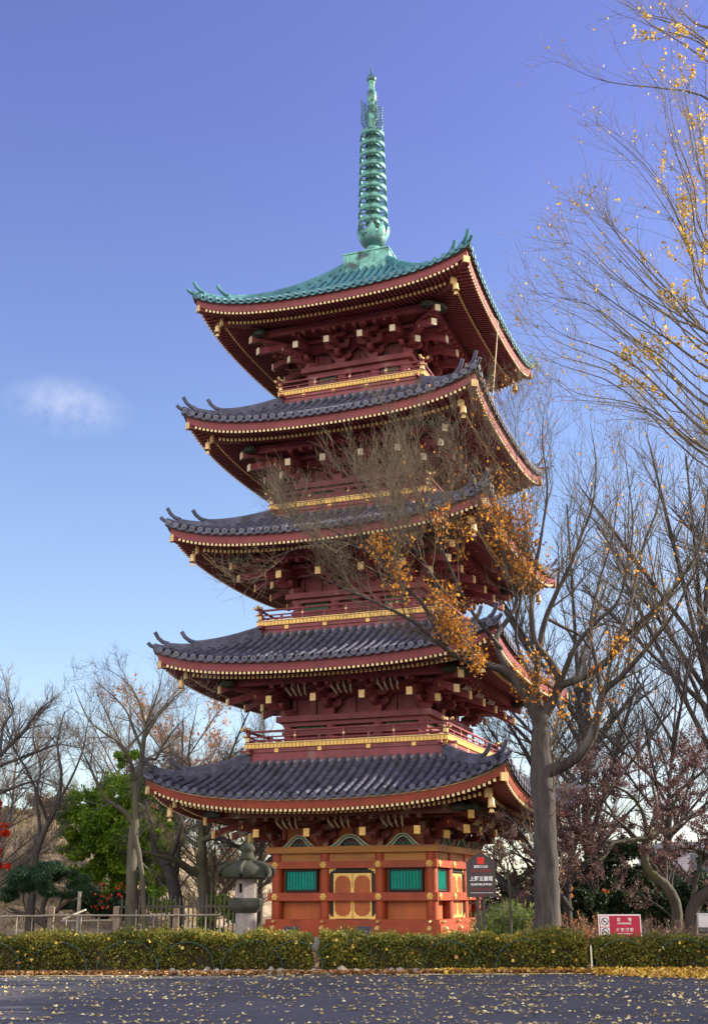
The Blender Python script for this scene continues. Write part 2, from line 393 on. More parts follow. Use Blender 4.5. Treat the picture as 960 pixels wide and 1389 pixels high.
for i, s in enumerate(ST):
    hw, zd, w, zc = s['hw'], s['zd'], s['w'], s['zc']
    low = i == 0
    red = M['red_low'] if low else M['red_dark']
    cs = cols(s)
    z0 = .42 if low else s['zc'] - 2.35
    # ---- body wall
    b = MB()
    b.bx(-hw+.30, hw-.30, -hw+.30, hw-.30, z0, zd+1.2, M['red_panel'] if low else M['red_dark'])
    wall = b.build('storey_wall', pag)
    if low: tag(wall, 'orange red ground storey wall with gilded fittings')
    # ---- columns
    cb = MB(); cb.tube([(0, 0, z0+.1), (0, 0, zd-.2)], .19, red, 16, caps=False)
    cme = cb.mesh('column')
    seen = set()
    for k in range(4):
        for x in cs[:3]:
            p = SIDES[k] @ Vector((x, -hw+.20, 0)); link('column', cme, wall, p)
    # ---- beams
    tb = MB()
    if low:
        ring_beam(tb, hw-.3, hw+.30, .42, .53, red)
        ring_beam(tb, hw-.3, hw+.16, .532, .80, red); ring_beam(tb, hw-.3, hw+.10, .802, .94, red)
        ring_beam(tb, hw-.3, hw+.05, 1.51, 1.76, red)
        ring_beam(tb, hw-.3, hw+.05, 2.52, 2.74, red)
        ring_beam(tb, hw-.3, hw-.10, 2.742, 3.0, M['ochre'])
        ring_beam(tb, hw-.3, hw+.12, 3.002, 3.21, M['ochre'])
    else:
        zf = s['gz'] + .2
        ring_beam(tb, hw-.3, hw+.02, zf-.25, zf+.12, red)
        ring_beam(tb, hw-.3, hw+.0, zf+.34, zf+.46, red)
        ring_beam(tb, hw-.3, hw-.02, zd-.34, zd-.20, red)
        ring_beam(tb, hw-.3, hw+.16, zd-.198, zd, red)
    tb.build('tie_beam', wall)
    # ---- wall brackets and purlins above
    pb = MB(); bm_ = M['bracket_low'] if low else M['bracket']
    for kk, zz in ((1, .70), (2, .98)):
        ring_beam(pb, hw+.45*kk-.07, hw+.45*kk+.07, zd+zz+.11, zd+zz+.26, bm_)
    zp = zgrd(s, 0, hw+1.35)
    ring_beam(pb, hw+1.27, hw+1.45, zp-.30, zp-.02, bm_)
    # coving boards between the steps
    for T in SIDES:
        a0, a1 = hw-.1, hw+.45
        pb.add([(-a0, -a0, zd+.62), (a0, -a0, zd+.62), (a1, -a1, zd+.94), (-a1, -a1, zd+.94)], [(0, 1, 2, 3)], bm_, T)
        a0, a1 = hw+.45, hw+1.3
        pb.add([(-a0, -a0, zd+1.02), (a0, -a0, zd+1.02), (a1, -a1, zp-.12), (-a1, -a1, zp-.12)], [(0, 1, 2, 3)], bm_, T)
        # small dentil blocks along the outer purlin and joints on the wall
        n = int(hw*2.6)
        for j in range(-n, n+1):
            pb.box((j*.40, -hw-1.36, zp-.36), (.13, .20, .11), bm_, T)
        for j in range(-3, 4):
            if abs(j) != 9: pb.box((j*hw*.28, -hw+.26, zd+.34), (.05, .1, .68), bm_, T)
        ring = None
    pb.build('eave_purlin', wall)
    if i < 2:
        for k in range(4):
            for bay in range(3):
                rb = MB(); xm = (cs[bay]+cs[bay+1])/2
                for q in (-.27, -.09, .09, .27):
                    x = xm + q; xo = xm + q*1.25
                    pts = [(x, -hw-.86, zp-.62), (x+(xo-x)*.3, -hw-1.02, zp-.55), (xo, -hw-1.17, zp-.44), (xo, -hw-1.25, zp-.30)]
                    rb.tube(pts, .034, M['cream'], 6)
                o = bpy.data.objects.new('cream_rib', rb.mesh('cream_rib')); COL.objects.link(o); o.parent = wall; o.matrix_local = SIDES[k]
    # ---- bracket sets
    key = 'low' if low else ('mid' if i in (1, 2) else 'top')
    (nb, nc), (db, dc) = bracket_meshes[key]
    for k in range(4):
        for x in cs[1:3]:
            p = SIDES[k] @ Vector((x, -hw+.12, zd))
            o = link('bracket_set', nb, pag, p, k*PI/2); link('beam_end_cap', nc, o)
        for x in (cs[0], cs[3]):
            pass
        p = SIDES[k] @ Vector((hw-.14, -hw+.14, zd))
        link('corner_bracket_set', db, pag, p, k*PI/2 + PI/4)
    # ---- doors and windows
    if low:
        for k in range(4):
            y = -hw+.20
            d = MB()
            d.bx(-.92, .92, y-.02, y+.12, .94, 2.52, M['black'])
            for sx in (-1, 1):
                d.bx(sx*.79, sx*.92, y-.10, y-.022, .945, 2.515, M['black'])
                d.bx(sx*.668, sx*.785, y-.07, y-.022, .945, 2.44, M['black'])
            d.bx(-.73, .73, y-.09, y-.022, 2.40, 2.515, M['black'])
            door = bpy.data.objects.new('door', d.mesh('door_frame')); COL.objects.link(door); door.parent = pag; door.matrix_local = SIDES[k]
            lf = MB(); gf = MB()
            for sx in (-1, 1):
                x0, x1 = sx*.012, sx*.655
                lf.bx(x0, x1, y-.055, y-.022, .96, 2.36, M['red_panel'])
                xa, xb = min(x0, x1), max(x0, x1)
                # gilded plates with a scalloped inner edge leave a rounded red field
                wd = xb-xa; xm = (xa+xb)/2; yq = y-.0555
                def field(t, rr=0.0):
                    return None
                for top in (0, 1):
                    zz = 2.36 if top else .96; sg = -1 if top else 1
                    outer = []; N = 22
                    for q in range(N+1):
                        u = q/N; xx = xa + wd*u
                        e = abs(2*u-1)
                        dep = .05 + .28*e**3.0 + .035*abs(math.sin(u*PI*5))
                        outer.append((xx, zz + sg*dep))
                    V = []; 
                    for (xx, z_) in outer: V += [(xx, yq-.012, zz), (xx, yq-.012, z_)]
                    gf.add(V, [(2*q, 2*q+1, 2*q+3, 2*q+2) for q in range(N)], M['gold'])
                gf.bx(xa+.001, xa+.045, yq-.010, yq, .97, 2.35, M['gold']); gf.bx(xb-.045, xb-.001, yq-.010, yq, .97, 2.35, M['gold'])
            gf.bx(-.05, .05, yq-.03, yq-.013, 1.52, 1.86, M['gold'])
            gf.lathe([(.05, 0), (.05, .016)], M['gold'], 14, T=Matrix.Translation((0, yq-.013, 1.86)) @ FACE)
            gf.lathe([(.05, 0), (.05, .016)], M['gold'], 14, T=Matrix.Translation((0, yq-.013, 1.52)) @ FACE)
            # stepped corner plates on the black frame
            for sx in (-1, 1):
                for zz, sg in ((2.518, -1), (.945, 1)):
                    for (lx, lz) in ((.36, .05), (.26, .09), (.17, .16), (.10, .24), (.055, .36)):
                        gf.add([(sx*.925, y-.104, zz), (sx*(.925-lx), y-.104-lz*.006, zz), (sx*(.925-lx), y-.104-lz*.006, zz+sg*lz), (sx*.925, y-.104, zz+sg*lz)], [(0, 1, 2, 3)], M['gold'])
            lo = link('door_leaf', lf.mesh('door_leaf'), door); link('gold_fitting', gf.mesh('gold_fitting'), door)
            for sx in (-1, 1):
                xw = sx*(cs[2]+cs[3])/2
                wb = MB(); x0, x1 = xw-.58, xw+.58
                wb.bx(x0, x1, y+.0, y+.10, 1.775, 2.505, M['black'])
                wf = MB()
                for (a_, b_, c_, d_) in ((x0, x0+.06, 1.79, 2.49), (x1-.06, x1, 1.79, 2.49), (x0+.061, x1-.061, 1.79, 1.85), (x0+.061, x1-.061, 2.43, 2.49)):
                    wf.bx(a_, b_, y-.07, y-.002, c_, d_, M['black'])
                wl = MB(); n = 10
                for q in range(n):
                    xx = x0+.10+(x1-x0-.20)*q/(n-1)
                    wl.add([(xx-.040, y-.006, 1.86), (xx, y-.062, 1.86), (xx+.040, y-.006, 1.86), (xx-.040, y-.006, 2.42), (xx, y-.062, 2.42), (xx+.040, y-.006, 2.42)],
                           [(0, 1, 4, 3), (1, 2, 5, 4)], M['green'])
                wo = bpy.data.objects.new('window', wb.mesh('window')); COL.objects.link(wo); wo.parent = pag; wo.matrix_local = SIDES[k]
                link('window_frame', wf.mesh('window_frame'), wo); link('green_lattice', wl.mesh('green_lattice'), wo)
            for x in cs:
                for z in (1.635, 2.63): place('nail_cover', flower_me, wall, x, -hw-.052, z, k)
                place('gold_knob', knob_big, wall, x, -hw-.162, .665, k); place('gold_knob', knob_small, wall, x, -hw-.102, .87, k)
            # frog-leg struts on the top beam
            for bay in range(3):
                xm = (cs[bay]+cs[bay+1])/2; hwid = .60 if bay != 1 else .74
                f = MB()
                def arch(sc_, hh, foot):
                    P = []
                    for q in range(19):
                        u = -1 + q/9
                        e = abs(u)
                        z = hh*(.5+.5*math.cos(PI*min(1, e**1.25)))
                        P.append((u*hwid*sc_, max(z, 0)))
                    return P
                po, pi_ = arch(1, .37, 0), arch(.62, .26, 0)
                V = [(x, -.10, z) for x, z in po] + [(x, -.10, z) for x, z in pi_] + [(x, .05, z) for x, z in po] + [(x, .05, z) for x, z in pi_]
                F = []
                for q in range(18): F += [(q, q+1, 20+q, 19+q), (q, 38+q, 39+q, q+1), (19+q, 20+q, 58+q, 57+q)]
                f.add(V, F, M['cream'])
                p2 = [(x, -.118, z) for x, z in arch(.80, .315, 0)]
                f.tube(p2, .024, M['green_dark'], 6)
                f.add([(x, -.02, z) for x, z in pi_], [tuple(range(19))], M['black'])
                for q in range(5):
                    f.lathe([(.05, 0), (.035, .02), (0, .03)], M['red_dark'] if q % 2 else M['green_dark'], 8, T=Matrix.Translation((-.16+.08*q, -.02, .06+.06*(q % 2))) @ FACE)
                place('frog_leg_strut', f.mesh('frog_leg_strut'), pag, xm, -hw-.0, 3.212, k, False)
    else:
        zf = s['gz'] + .2
        for k in range(4):
            y = -hw+.22
            for bay in (0, 2):
                x0, x1 = cs[bay]+.26, cs[bay+1]-.26
                wb = MB(); wb.bx(x0, x1, y, y+.09, zf+.47, zd-.36, M['black'] if False else M['red_dark'])
                n = max(6, int((x1-x0)/.07))
                for q in range(n):
                    xx = x0+(x1-x0)*(q+.5)/n
                    wb.box((xx, y-.03, zf+.62), (.04, .04, .26), M['green_dark'], None)
                wo = bpy.data.objects.new('window', wb.mesh('window')); COL.objects.link(wo); wo.parent = pag; wo.matrix_local = SIDES[k]
    # ---- balcony
    if not low:
        gz, hb, p = s['gz'], s['hb'], ST[i-1]
        b = MB(); sk = p['rt'] + .02
        ring_beam(b, hw-.3, sk, p['zt']-.15, gz-.12, M['red_dark'])
        ring_beam(b, hw-.3, sk+.05, gz-.118, gz-.06, M['red_dark'])
        ring_beam(b, hw-.3, sk+.03, p['zt']-.10, p['zt']+.03, M['tile_end'] if i < 5 else M['tile'])
        bal = b.build('balcony', pag)
        gb = MB()
        ring_beam(gb, hw-.25, hb-.03, gz+.005, gz+.175, M['ochre'])
        for T in SIDES:
            n = int(2*hb/.135); 
            for j in range(n):
                x = -hb+.065 + (2*hb-.13)*j/(n-1)
                gb.bx(x-.056, x+.056, -hb, -hb+.04, gz+.02, gz+.155, M['gold'], T)
            gb.bx(-hb-.02, hb+.02, -hb-.02, -hb+.10, gz+.172, gz+.20, M['gold_pale'], T)
        gb.build('gilded_floor_beam', bal)
        sb = MB()
        ring_beam(sb, hw-.2, hb-.06, gz-.055, gz-.003, M['red_dark'])
        for T in SIDES:
            for x in cs + [-(hb-.12), hb-.12]:
                sb.bx(x-.07, x+.07, -hb+.05, -sk+.1, gz-.13, gz-.005, M['gold'], T)
                sb.bx(x-.16, x+.16, -hb+.22, -sk+.02, gz-.19, gz-.132, M['red_dark'], T)
            # crossing beams that poke out at the corners
            sb.bx(-hb-.24, -hb+.5, -hb+.16, -hb+.30, gz-.10, gz-.012, M['red_dark'], T)
            sb.bx(hb-.5, hb+.24, -hb+.16, -hb+.30, gz-.10, gz-.012, M['red_dark'], T)
        sb.build('balcony_bracket', bal)
        rl = MB(); rm = M['red_dark']
        zt_ = gz + .20
        for T in SIDES:
            yy = -hb+.09
            for z, rr in ((zt_+.08, .035), (zt_+.20, .028), (zt_+.38, .042)):
                e = .0 if z < zt_+.1 else (.16 if z < zt_+.3 else .24)
                pts = [(-hb+.09-e, yy, z + (.10 if e > .2 else .03 if e else 0)), (-hb+.09, yy, z), (hb-.09, yy, z), (hb-.09+e, yy, z + (.10 if e > .2 else .03 if e else 0))]
                rl.tube(pts, rr, rm, 8, T)
                if e:
                    for sx in (-1, 1):
                        q0 = Vector((sx*(hb-.09+e*.75), yy, z + (.075 if e > .2 else .02))); q1 = Vector((sx*(hb-.09+e*1.12), yy, z + (.13 if e > .2 else .04)))
                        rl.tube([q0, q1], rr+.008, M['gold_pale'], 8, T)
            n = 9
            for j in range(n):
                x = -hb+.09+(2*hb-.18)*j/(n-1)
                hgt = .36 if j % 2 == 0 else .19
                rl.box((x, yy, zt_+hgt/2), (.07, .07, hgt), rm, T)
                if j % 2 == 0: rl.box((x, yy-.04, zt_+.205), (.075, .02, .07), M['gold_pale'], T)
            rl.box((-hb+.09, yy, zt_+.24), (.12, .12, .50), rm, T)
            rl.lathe([(.085, 0), (.085, .06), (.03, .10)], M['gold_pale'], 10, (-hb+.09, yy, zt_+.44), T)
            rl.box((-hb+.09, yy, zt_+.12), (.135, .135, .12), M['gold_pale'], T)
        rl.build('railing', bal)

    # ---- roof
    we, rt = s['we'], s['rt']
    copper = i == 4
    tm, te = (M['copper'], M['copper_end']) if copper else (M['tile'], M['tile_end'])
    b = MB(); sp = .315; N = int((we-.10)/sp)
    xs = [j*sp for j in range(-N, N+1)]
    ed = [-we+.02] + xs + [we-.02]
    for T in SIDES:
        for j in range(len(ed)-1):
            xa, xb = ed[j], ed[j+1]
            rm_ = max(min(abs(xa), abs(xb)), rt)
            n = max(1, int(round((we-rm_)/.29)))
            V = []; F = []
            for c in range(n):
                r0 = we-(we-rm_)*c/n; r1 = we-(we-rm_)*(c+1)/n
                up = .004 if copper else .022
                m_ = len(V)
                xm = (xa+xb)/2
                for (x, sag) in ((xa, -.01), (xm, -.055), (xb, -.01)):
                    V += [(x, -r0, zroof(s, x, r0)+up+sag), (x, -r1, zroof(s, x, r1)+sag), (x, -r0, zroof(s, x, r0)+sag-(.07 if c == 0 else .01))]
                F += [(m_, m_+3, m_+4, m_+1), (m_+3, m_+6, m_+7, m_+4), (m_+2, m_+5, m_+3, m_), (m_+5, m_+8, m_+6, m_+3)]
            b.add(V, F, tm, T)
        for x in xs:
            rm_ = max(abs(x), rt); n = max(1, int(round((we+.02-rm_)/.29)))
            V = []; F = []
            ang = [PI*q/6 for q in range(7)]
            for c in range(n):
                r0 = we+.02-(we+.02-rm_)*c/n; r1 = we+.02-(we+.02-rm_)*(c+1)/n
                m_ = len(V)
                for (r, ra) in ((r0, .093), (r1, .094 if copper else .083)):
                    zz = zroof(s, x, r)+.035
                    V += [(x+ra*math.cos(a), -r, zz+ra*1.05*math.sin(a)) for a in ang]
                F += [(m_+q, m_+q+1, m_+7+q+1, m_+7+q) for q in range(6)]
            b.add(V, F, tm, T, smooth=True)
            zz = zroof(s, x, we)+.02
            D = T @ Matrix.Translation((x, -we-.022, zz)) @ FACE
            b.lathe([(.097, -.04), (.097, .02), (.073, .02)], tm if low else te, 12, T=D, caps=False)
            b.lathe([(.073, .02), (.067, .004), (.03, .004), (.025, .016), (0, .018)], tm, 12, T=D)
    roof = b.build('copper_roof' if copper else 'tiled_roof', pag)
    if copper: tag(roof, 'blue green copper roof, topmost of the five')
    # ---- hip ridges with horned end tiles
    rbm = MB()
    tk = .15 if not copper else .14
    def ridge(ra, rb_, h0, h1, wd, n=14):
        P = []
        for q in range(n+1):
            r = ra+(rb_-ra)*q/n; z = zroof(s, r, r); hh = h0+(h1-h0)*q/n
            d = wd/2*.7071
            P.append([(r-d, -r-d, z-.06), (r+d, -r+d, z-.06), (r+d, -r+d, z+hh), (r-d, -r-d, z+hh)])
        V = [p for q in P for p in q]; F = [(0, 1, 2, 3), tuple(4*n+k for k in (3, 2, 1, 0))]
        for q in range(n):
            for k in range(4): F.append((4*q+k, 4*q+(k+1) % 4, 4*q+4+(k+1) % 4, 4*q+4+k))
        rbm.add(V, F, tm)
        for q, (zo, rr) in enumerate(((h0, .10),)):
            rbm.tube([(ra+(rb_-ra)*q/n, -(ra+(rb_-ra)*q/n), zroof(s, ra+(rb_-ra)*q/n, ra+(rb_-ra)*q/n)+h0+(h1-h0)*q/n+.02) for q in range(n+1)], rr, tm, 8)
        for hz in (.12, .22):
            if hz < h0-.05:
                d2 = wd/2+.02
                rbm.tube([(ra+(rb_-ra)*q/n, -(ra+(rb_-ra)*q/n), zroof(s, ra+(rb_-ra)*q/n, ra+(rb_-ra)*q/n)+hz) for q in range(n+1)], d2, tm, 4, caps=False, smooth=False) if False else None
    r1, r2 = we-1.02, we-.34
    ridge(rt, r1, .25, .25, .27); ridge(r1-.05, r2, .16, .16, .21, 5); ridge(r2-.05, we-.02, .06, .05, .18, 3)
    dg = Vector((.7071, -.7071, 0))
    def horn(r, base, ln, rr, up):
        z = zroof(s, r, r)+base
        p = Vector((r, -r, z))
        rbm.tube([p - dg*.05, p + dg*ln*.35 + Vector((0, 0, ln*.10)), p + dg*ln*.72 + Vector((0, 0, ln*(.10+up*.38))), p + dg*ln + Vector((0, 0, ln*(.1+up)))], [rr*1.05, rr, rr*.95, rr*.95], tm, 10)
    def plate(r, wd, h):
        T = Matrix.Translation((r, -r, zroof(s, r, r)-.05)) @ Matrix.Rotation(PI/4, 4, 'Z')
        rbm.prism([(-wd/2, 0), (wd/2, 0), (wd*.62, h*.35), (wd*.42, h*.7), (wd*.2, h), (-wd*.2, h), (-wd*.42, h*.7), (-wd*.62, h*.35)], -.06, .06, tm, T)
        rbm.lathe([(wd*.26, 0), (wd*.2, .05), (0, .06)], te, 10, T=T @ Matrix.Translation((0, -.06, h*.5)) @ FACE)
    plate(r1, .32, .42); horn(r1, .30, .48, .072, .62)
    plate(r2, .26, .32); horn(r2, .24, .44, .068, .72)
    horn(we-.06, .03, .27, .066, .45)
    rme = rbm.mesh('hip_ridge')
    for k in range(4): link('hip_ridge', rme, roof, rz=k*PI/2)
    if copper:
        pass
    # ---- eaves: fascia, rafters, soffit
    b = MB(); SS = 41
    fm = M['red_fascia'] if low else M['red_under']
    def strip(prof, mt, dz=lambda q: 0):
        """prof: (r, z offset) corners of a section swept along one eave, mitred at the corners."""
        for T in SIDES:
            V = []; m_ = len(prof)
            for q in range(SS):
                u = -1+2*q/(SS-1)
                for (r, z) in prof:
                    V.append((u*r, -r, s['zc']+z+s['L']*hcurve(abs(u))))
            F = [(q*m_+k, q*m_+(k+1) % m_, (q+1)*m_+(k+1) % m_, (q+1)*m_+k) for q in range(SS-1) for k in range(m_)]
            b.add(V, F, mt, T)
    strip([(w, 0), (w+.03, .245), (w-.12, .245), (w-.12, 0)], fm)
    strip([(w+.055, .25), (w+.06, .275), (w-.1, .275), (w-.1, .25)], M['tip'] if low else M['red_under'])
    strip([(w+.10, .28), (w+.12, .345), (w-.1, .345), (w-.1, .28)], M['bark_dark'])
    b.build('fascia_board', roof)
    b = MB(); tb = MB(); gb = MB(); tgb = MB()
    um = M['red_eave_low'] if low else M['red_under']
    nr = int(w/.158); RS = [(j+.5)*.158 for j in range(-nr, nr)]
    for T in SIDES:
        for x in RS:
            ax = abs(x)+.12
            ra, rb2 = w-.05, max(w-1.0, ax)
            if ra-rb2 > .06:
                z1, z2 = zfly(s, x, ra), zfly(s, x, rb2); hx = .036
                b.hexa([(x-hx, -ra, z1), (x+hx, -ra, z1), (x+hx, -rb2, z2), (x-hx, -rb2, z2), (x-hx, -ra, z1+.085), (x+hx, -ra, z1+.085), (x+hx, -rb2, z2+.085), (x-hx, -rb2, z2+.085)], um, T)
                b.box((x, -ra-.01, z1+.043), (.078, .045, .092), M['tip'], T)
            ra, rb2 = w-.72, max(hw-.05, ax)
            if ra-rb2 > .06:
                z1, z2 = zgrd(s, x, ra), zgrd(s, x, rb2); hx = .04
                gb.hexa([(x-hx, -ra, z1), (x+hx, -ra, z1), (x+hx, -rb2, z2), (x-hx, -rb2, z2), (x-hx, -ra, z1+.10), (x+hx, -ra, z1+.10), (x+hx, -rb2, z2+.10), (x-hx, -rb2, z2+.10)], um, T)
                gb.box((x, -ra-.01, z1+.05), (.082, .045, .105), M['gold_pale'] , T)
        # boarding above both rows, and the batten between them
        for (fn, r_o, r_i, dz) in ((zfly, w-.06, w-1.0, .087), (zgrd, w-.70, hw-.1, .102)):
            V = []; K = 6; SX = 25
            for q in range(SX):
                u = -1+2*q/(SX-1)
                for k in range(K+1):
                    r = r_o+(r_i-r_o)*k/K; x = u*r
                    V.append((x, -r, fn(s, x, r)+dz))
            F = [(q*(K+1)+k, q*(K+1)+k+1, (q+1)*(K+1)+k+1, (q+1)*(K+1)+k) for q in range(SX-1) for k in range(K)]
            (b if fn is zfly else gb).add(V, F, um, T)
        V = []
        for q in range(25):
            u = -1+2*q/24
            r = w-.74
            z = zgrd(s, u*r, r)+.104
            V += [(u*r, -r, z), (u*r, -r, z+.10)]
        gb.add(V, [(2*q, 2*q+1, 2*q+3, 2*q+2) for q in range(24)], um, T)
    fr = b.build('flying_rafters', roof)  # row of flying rafters with cream tips and boarding
    gb.build('base_rafters', roof)  # row of base rafters with gilded tips, boarding and batten
    # hip rafters
    hb_ = MB()
    for (ra, rb2, fn, hh, cap) in ((w-.04, hw+.5, zfly, .20, .17), (w-.70, hw, zgrd, .24, .20)):
        za, zb = fn(s, ra, ra)-.10, fn(s, rb2, rb2)-.10
        d = .075
        e = .02
        hb_.hexa([(ra-d, -ra-d, za), (ra+d, -ra+d, za), (rb2+d, -rb2+d, zb), (rb2-d, -rb2-d, zb), (ra-d, -ra-d, za+hh), (ra+d, -ra+d, za+hh), (rb2+d, -rb2+d, zb+hh), (rb2-d, -rb2-d, zb+hh)], um)
        T = Matrix.Translation((ra+e, -ra-e, za+hh/2)) @ Matrix.Rotation(PI/4, 4, 'Z')
        hb_.box((0, 0, 0), (.25, .07, hh+.04), M['gold_pale'], T)
    # carved cloud block below the corner
    T = Matrix.Translation((hw+1.45, -hw-1.45, zgrd(s, hw+1.5, hw+1.5)-.30)) @ Matrix.Rotation(PI/4, 4, 'Z')
    for q in range(7):
        hb_.lathe([(.16, -.1), (.20, 0), (.14, .1), (0, .13)], M['stone_moss'], 8, (-.36+.12*q, -.05*(q % 2), .02*(q % 3)), T)
    hme = hb_.mesh('hip_rafter')
    for k in range(4): link('hip_rafter', hme, roof, rz=k*PI/2)

# ------------------------------------------------------------------ spire
sp = MB()
sp.bx(-.93, .93, -.93, .93, 25.72, 26.30, M['bronze']); sp.bx(-1.02, 1.02, -1.02, 1.02, 25.45, 25.72, M['bronze']); sp.bx(-.97, .97, -.97, .97, 26.302, 26.36, M['bronze'])
for T in SIDES:
    for x in (-.93, -.31, .31, .93): sp.box((x*.97, -.945, 26.05), (.07, .04, .44), M['bronze'], T)
spire = sp.build('spire', pag)
b = MB()
b.lathe([(.62, 26.36), (.60, 26.5), (.46, 26.72), (.30, 26.86), (.28, 26.98)], M['bronze'], 24)
b.lathe([(.26, 26.95), (.40, 27.05), (.52, 27.2), (.55, 27.4)], M['bronze_dark'], 24)
for k in range(8):
    a = k*PI/4+.2; T = Matrix.Rotation(a, 4, 'Z')
    for (wd, z0, z1) in ((.19, 27.02, 27.92),):
        V = []
        for q in range(9):
            u = q/8; z = z0+(z1-z0)*u; r = .30+.36*math.sin(min(1, u*1.25)*PI/2)-.04*u*u
            ww = wd*math.sin((.18+.80*u)*PI)**.7 if u < 1 else .03
            V += [(-ww, -r*.96, z), (0, -r-.05, z), (ww, -r*.96, z)]
        b.add(V, [(3*q, 3*q+1, 3*q+4, 3*q+3) for q in range(8)] + [(3*q+1, 3*q+2, 3*q+5, 3*q+4) for q in range(8)], M['bronze'], T, True)
b.build('lotus_bowl', spire)
b = MB(); b.tube([(0, 0, 26.9), (0, 0, 32.6)], [.22, .18], M['bronze'], 14); b.tube([(0, 0, 32.6), (0, 0, 34.25)], [.17, .15], M['bronze'], 14)
for k in range(4):
    b.lathe([(.16, 0), (.19, .03), (.16, .06)], M['bronze'], 14, (0, 0, 32.75+k*.36))
b.build('pole', spire)
for j in range(9):
    z = 28.10+j*.534; R = .615-.0135*j
    rg = MB()
    rg.lathe([(R-.05, -.095), (R, -.11), (R+.004, 0), (R, .11), (R-.05, .095), (R-.055, 0), (R-.05, -.095)], M['bronze'], 32, caps=False)
    rg.lathe([(.24, -.20), (.30, -.06), (.30, .06), (.24, .20)], M['bronze'], 16, caps=False)
    for k in range(4):
        a = k*PI/2+.3
        T = Matrix.Rotation(a, 4, 'Z')
        rg.box((R*.66, 0, .0), (R*.62, .05, .06), M['bronze'], T)
        rg.lathe([(.045, -.24), (.03, -.14), (.012, -.10)], M['bronze_dark'], 6, (R-.02, 0, 0), T)
    rg.build('ring', spire, (0, 0, z))
for k in range(4):
    fb = MB()
    rr = random.Random(4)
    fb.tube([(.17, 0, 0), (.36, 0, .06), (.47, 0, .25), (.49, 0, .55), (.45, 0, .9), (.49, 0, 1.2), (.46, 0, 1.48)], [.03, .03, .028, .026, .024, .02, .008], M['bronze_dark'], 6)
    fb.tube([(.18, 0, .25), (.30, 0, .42), (.28, 0, .75), (.34, 0, 1.05), (.27, 0, 1.40)], [.025, .022, .02, .018, .008], M['bronze_dark'], 6)
    for q in range(11):
        cx, cz, r = (.26 if q % 2 else .39), .12+q*.115, .075
        fb.tube([(cx+r*math.cos(a*.7), 0, cz+r*math.sin(a*.7)) for a in range(9)], .017, M['bronze_dark'], 5)
    for q in range(9):
        z = .2+.14*q
        fb.tube([(.46, 0, z), (.52, 0, z+.06), (.53, 0, z+.14)], [.018, .014, .004], M['bronze_dark'], 5)
    fb.build('flame_fin', spire, (0, 0, 32.62), k*PI/2+PI/4)
b = MB()
b.lathe([(.15, 34.05), (.20, 34.15), (.21, 34.42), (.19, 34.58), (.13, 34.68), (.125, 35.02), (.16, 35.06), (.16, 35.10), (.12, 35.12)], M['bronze'], 20)
b.lathe([(.13, 35.12), (.21, 35.2), (.215, 35.28), (.17, 35.38), (.09, 35.48), (.05, 35.56), (.035, 35.75), (.0, 36.12)], M['bronze_dark'], 20)
b.build('jewel', spire)
# lightning cable from the top roof
cb = MB()
s5 = ST[4]
p0 = Vector((s5['w']+.02, -1.9, s5['zc']+.1)); p1 = Vector((5.0, -1.6, 18.2)); 
cb.tube([Vector((s5['w']-.5, -2.0, s5['zc']+.12)), p0, Vector((5.5, -2.0, s5['zc']-.3)), p1], .016, M['cap_white'], 5)
cb.build('conductor_cable', pag)

# ------------------------------------------------------------------ wind bells hanging from the eave corners
bl = MB()
bl.lathe([(.012, .02), (.012, -.10)], M['gold_pale'], 8)
bl.lathe([(0, -.08), (.07, -.10), (.095, -.16), (.10, -.30), (.125, -.38), (.115, -.385), (.09, -.31), (.085, -.17)], M['gold_pale'], 18)
bme = bl.mesh('wind_bell')
cl = MB(); cl.tube([(0, 0, -.2), (0, 0, -.42)], .010, M['gold_pale'], 6)
cl.prism([(-.085, -.54), (-.05, -.43), (.05, -.43), (.085, -.54), (.03, -.50), (0, -.55), (-.03, -.50)], -.008, .008, M['gold_pale'])
cme_ = cl.mesh('clapper')
NTH = ['lowest', 'second lowest', 'middle', 'second highest', 'top']
CN = ['near', 'tree-side', 'back', 'lantern-side']
pm = Matrix.Translation((PX, PY, 0)) @ Matrix.Rotation(PTH, 4, 'Z')
for i, s in enumerate(ST):
    for k in (0, 1, 3):
        r = s['w']-.58
        p = pm @ (SIDES[k] @ Vector((r, -r, zgrd(s, r, r)-.06)))
        o = link('wind_bell', bme, None, p, PTH)
        c_ = link('clapper', cme_, o)
        tag(o, f'gold wind bell under the {CN[k]} corner of the {NTH[i]} pagoda roof', 'wind bell', 'wind bells hanging from the pagoda eave corners')
# ------------------------------------------------------------------ trees: limbs, twigs and leaves as arrays
def nrm(v): return v/np.maximum(np.linalg.norm(v, axis=-1, keepdims=True), 1e-9)

def smooth_line(P, R, K):
    """Catmull-Rom through the points, K samples."""
    P = np.asarray(P, float); R = np.asarray(R, float)
    n = len(P); Q = np.vstack([2*P[0]-P[1], P, 2*P[-1]-P[-2]])
    t = np.linspace(0, n-1-1e-6, K); i = t.astype(int); u = (t-i)[:, None]
    p0, p1, p2, p3 = Q[i], Q[i+1], Q[i+2], Q[i+3]
    out = .5*((2*p1) + (-p0+p2)*u + (2*p0-5*p1+4*p2-p3)*u*u + (-p0+3*p1-3*p2+p3)*u**3)
    return out, np.interp(t, np.arange(n), R)

